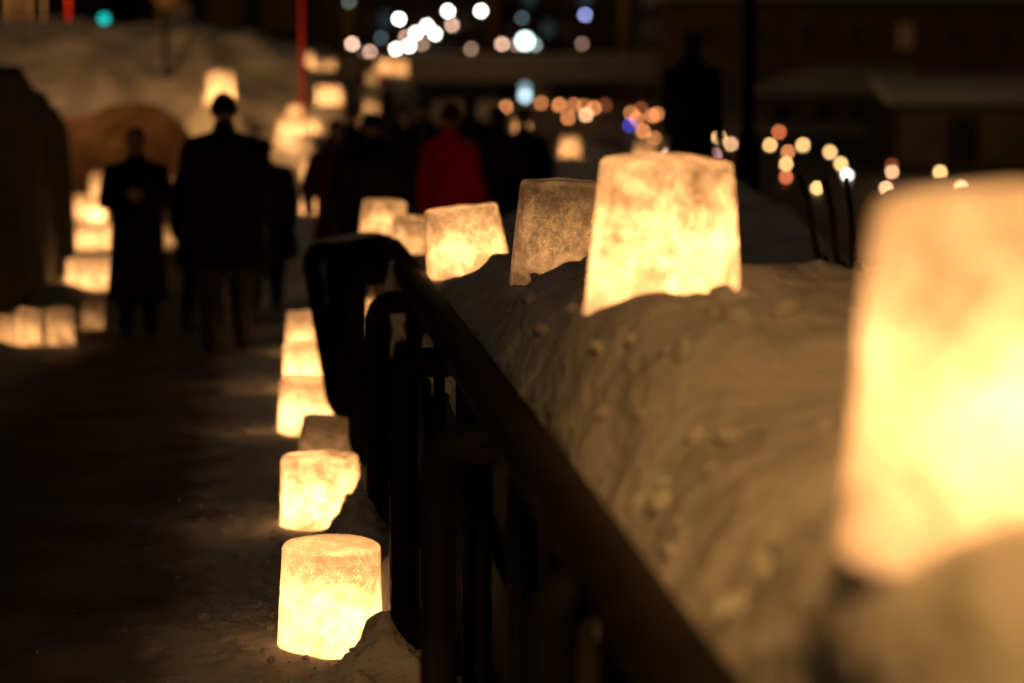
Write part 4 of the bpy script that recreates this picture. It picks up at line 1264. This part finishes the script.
# little candle lights afloat on the canal and on its far bank
floats = [
    (506, 107, ORANGE, 0.50, 'orange canal light left of the bluish stack'),
    (541, 103, ORANGE, 0.40, 'orange canal light just right of the bluish stack'),
    (559, 105, ORANGE, 0.62, 'orange canal light at the left of the far six-light cluster'),
    (574, 105, ORANGE, 0.42, 'dull orange canal light second in the far cluster\'s top row'),
    (584, 106, ORANGE, 0.30, 'dull orange canal light third in the far cluster\'s top row'),
    (594, 108, ORANGE, 0.60, 'orange canal light at the right end of the far cluster\'s top row'),
    (568, 118, ORANGE, 0.55, 'orange canal light lower left in the far cluster'),
    (586, 115, PEACH, 0.85, 'brightest peach canal light lower right in the far cluster'),
    (605, 105, RUST, 0.12, 'very faint rusty canal light right of the far cluster'),
    (631, 113, ORANGE, 0.42, 'orange canal light at the upper left of the group beside the lone figure'),
    (641, 109, RUST, 0.18, 'faint rusty canal light at the top of the group beside the lone figure'),
    (637, 119, ORANGE, 0.50, 'orange canal light right above the blue one'),
    (630, 125, BLUE, 0.32, 'only deep blue canal light'),
    (652, 116, ORANGE, 0.50, 'orange canal light in the overlapping pair beside the lone figure, left one'),
    (657, 114, ORANGE, 0.45, 'orange canal light in the overlapping pair beside the lone figure, right one'),
    (668, 119, RUST, 0.14, 'faint rusty canal light touching the lone figure\'s back'),
    (643, 131, ORANGE, 0.62, 'orange canal light below the blue one'),
    (654, 138, ORANGE, 0.35, 'dull orange canal light half behind the peach one'),
    (650, 143, PEACH, 0.85, 'peach canal light at the foot of the group beside the lone figure'),
    (669, 155, (1.0, 0.62, 0.55), 0.75, 'pale pink canal light just above the chipped lantern rim'),
    (673, 151, COOL, 0.10, 'dim grey canal light behind the pale pink one'),
    (719, 137, YEL, 1.0, 'yellow canal light just right of the lone figure'),
    (731, 144, PEACH, 0.72, 'peach canal light touching the yellow one left of the lamp post'),
    (715, 155, (1.0, 0.5, 0.5), 0.4, 'rosy canal light half hidden by the chipped lantern\'s top corner'),
    (779, 132, RUST, 0.50, 'rust-coloured canal light highest right of the lamp post'),
    (770, 145, YEL, 0.9, 'yellow canal light first right of the lamp post'),
    (788, 152, ORANGE, 0.62, 'orange canal light topping the vertical three'),
    (786, 164, YEL, 0.95, 'yellow canal light in the middle of the vertical three'),
    (786, 177, RUST, 0.55, 'rusty canal light at the bottom of the vertical three'),
    (803, 145, YEL, 1.0, 'yellow canal light between the vertical three and the diagonal three'),
    (817, 188, YEL, 1.1, 'pale yellow canal light low beside the leftmost stake'),
    (830, 152, YEL, 0.95, 'yellow canal light at the top of the diagonal three'),
    (841, 164, YEL, 1.05, 'yellow canal light in the middle of the diagonal three'),
    (847, 175, WHITE, 1.0, 'whitish canal light at the bottom of the diagonal three'),
    (892, 172, PEACH, 0.8, 'peach canal light upper one of the pair at the huge lantern\'s left corner'),
    (886, 188, PEACH, 0.95, 'peach canal light lower one of the pair at the huge lantern\'s left corner'),
    (892, 165, RUST, 0.12, 'very faint canal light above the pair at the huge lantern\'s left corner'),
    (940, 172, YEL, 1.05, 'yellow canal light above the huge lantern\'s top edge'),
    (961, 187, PEACH, 0.95, 'rightmost canal light, half sunk behind the huge lantern\'s top edge'),
]
for px, py, col, br, lab in floats:
    d = min((CAM_Z + 0.52) * F / max(py - HORIZON, 1), 138 + (118 - min(py, 118)) * 1.4)
    b = at(px, py, d)
    r = SRC / 2 * d / F
    t = tag(empty('candle_float', (b.x, b.y, b.z - r)), lab, 'canal light', 'candle lights on the canal')
    bm = bmesh.new(); ball(bm, (0, 0, r * 1.02), r, 16, 12); obj('globe', bm, glow_mat(col, br * 19.0), t)
    bm = bmesh.new(); lathe(bm, [(r * 1.1, -r * 0.55), (r * 1.15, -r * 0.12), (r * 0.5, 0.0)], 14); obj('base', bm, BOARD, t)

# added bare point lights that faintly light the far bank and the bridge
for (px, py, d, e) in ((670, 17, 140.0, 250), (960, -10, 72.0, 420), (470, 20, 168.0, 420)):
    q = at(px, py, d)
    added_light(q, e, (1.0, 0.52, 0.20), 0.4)

# added unseen lamp post beside the viewer, lights the near snow bank
t = tag(empty('street_lamp', (X_of(2.1, 0.5), 0.5, 0.0)), 'added hooded lamp post lighting the bank, outside the picture beside the huge lantern', 'street lamp')
bm = bmesh.new(); tube(bm, [(0, 0, -0.1), (0, 0, 2.4), (0, 0, 3.9), (-0.12, 0.0, 4.3), (-0.5, 0.02, 4.5), (-1.75, 0.05, 4.55)], [0.06, 0.055, 0.045, 0.04, 0.035, 0.03], 14); obj('pole', bm, METAL, t)
bm = bmesh.new(); lathe(bm, [(0.24, -0.16), (0.19, -0.06), (0.08, 0.03), (0.03, 0.10)], 24, close_bot=False); o = obj('lamp_shade', bm, METAL, t, (-1.78, 0.06, 4.48)); o.rotation_euler = (0.5, 0.0, 0)
l = bpy.data.lights.new('added_light', 'SPOT'); l.energy = 420; l.color = (1.0, 0.48, 0.125); l.spot_size = R(54); l.spot_blend = 1.0; l.shadow_soft_size = 0.12
lo = bpy.data.objects.new('added_light', l); C.objects.link(lo)
src = Vector((X_of(2.1, 0.5) - 1.78, 0.62, 4.22)); aim = Vector((0.42, 3.0, 1.1))
lo.location = src; lo.rotation_euler = (aim - src).to_track_quat('-Z', 'Y').to_euler()

# ------------------------------------------------------------------ night sky and faint glow of the town
w = bpy.data.worlds.new('World')
bpy.context.scene.world = w
w.use_nodes = True
nt = w.node_tree
bg = nt.nodes['Background']
sky = nt.nodes.new('ShaderNodeTexSky'); sky.sky_type = 'NISHITA'; sky.sun_disc = False
sky.sun_elevation = R(1.5); sky.sun_rotation = R(200)
tint = nt.nodes.new('ShaderNodeMix'); tint.data_type = 'RGBA'; tint.blend_type = 'MULTIPLY'; tint.inputs['Factor'].default_value = 1.0
tint.inputs['B'].default_value = (1.0, 0.74, 0.46, 1)          # clouds over a town lit by sodium lamps
nt.links.new(sky.outputs[0], tint.inputs['A']); nt.links.new(tint.outputs['Result'], bg.inputs[0])
bg.inputs[1].default_value = 0.0125
sun = bpy.data.lights.new('town_glow', 'SUN'); sun.energy = 0.05; sun.angle = R(12); sun.color = (1.0, 0.70, 0.42)
so = bpy.data.objects.new('town_glow', sun); C.objects.link(so); so.rotation_euler = (R(52), 0, R(-30))  # sun lamp added as the warm glow of the town

# ------------------------------------------------------------------ camera and render settings
cam = bpy.data.cameras.new('camera')
cam.sensor_width = 36.0
cam.lens = 36.0 * F / 1024
cam.clip_start = 0.05; cam.clip_end = 2000
cam.dof.use_dof = True
cam.dof.focus_distance = 7.3
cam.dof.aperture_fstop = 1.72
co = bpy.data.objects.new('camera', cam); C.objects.link(co)
co.location = (0, 0, CAM_Z)
co.rotation_euler = (R(90) - PITCH, 0, 0)
sc = bpy.context.scene
sc.camera = co
sc.view_settings.view_transform = 'Standard'
sc.view_settings.look = 'None'
sc.view_settings.exposure = 0.0
sc.view_settings.gamma = 1.0
sc.cycles.use_denoising = True
sc.cycles.use_adaptive_sampling = False
sc.cycles.max_bounces = 7
sc.cycles.diffuse_bounces = 4
sc.cycles.glossy_bounces = 3
sc.cycles.transmission_bounces = 5
sc.cycles.sample_clamp_indirect = 4.0
sc.cycles.caustics_reflective = False
sc.cycles.caustics_refractive = False
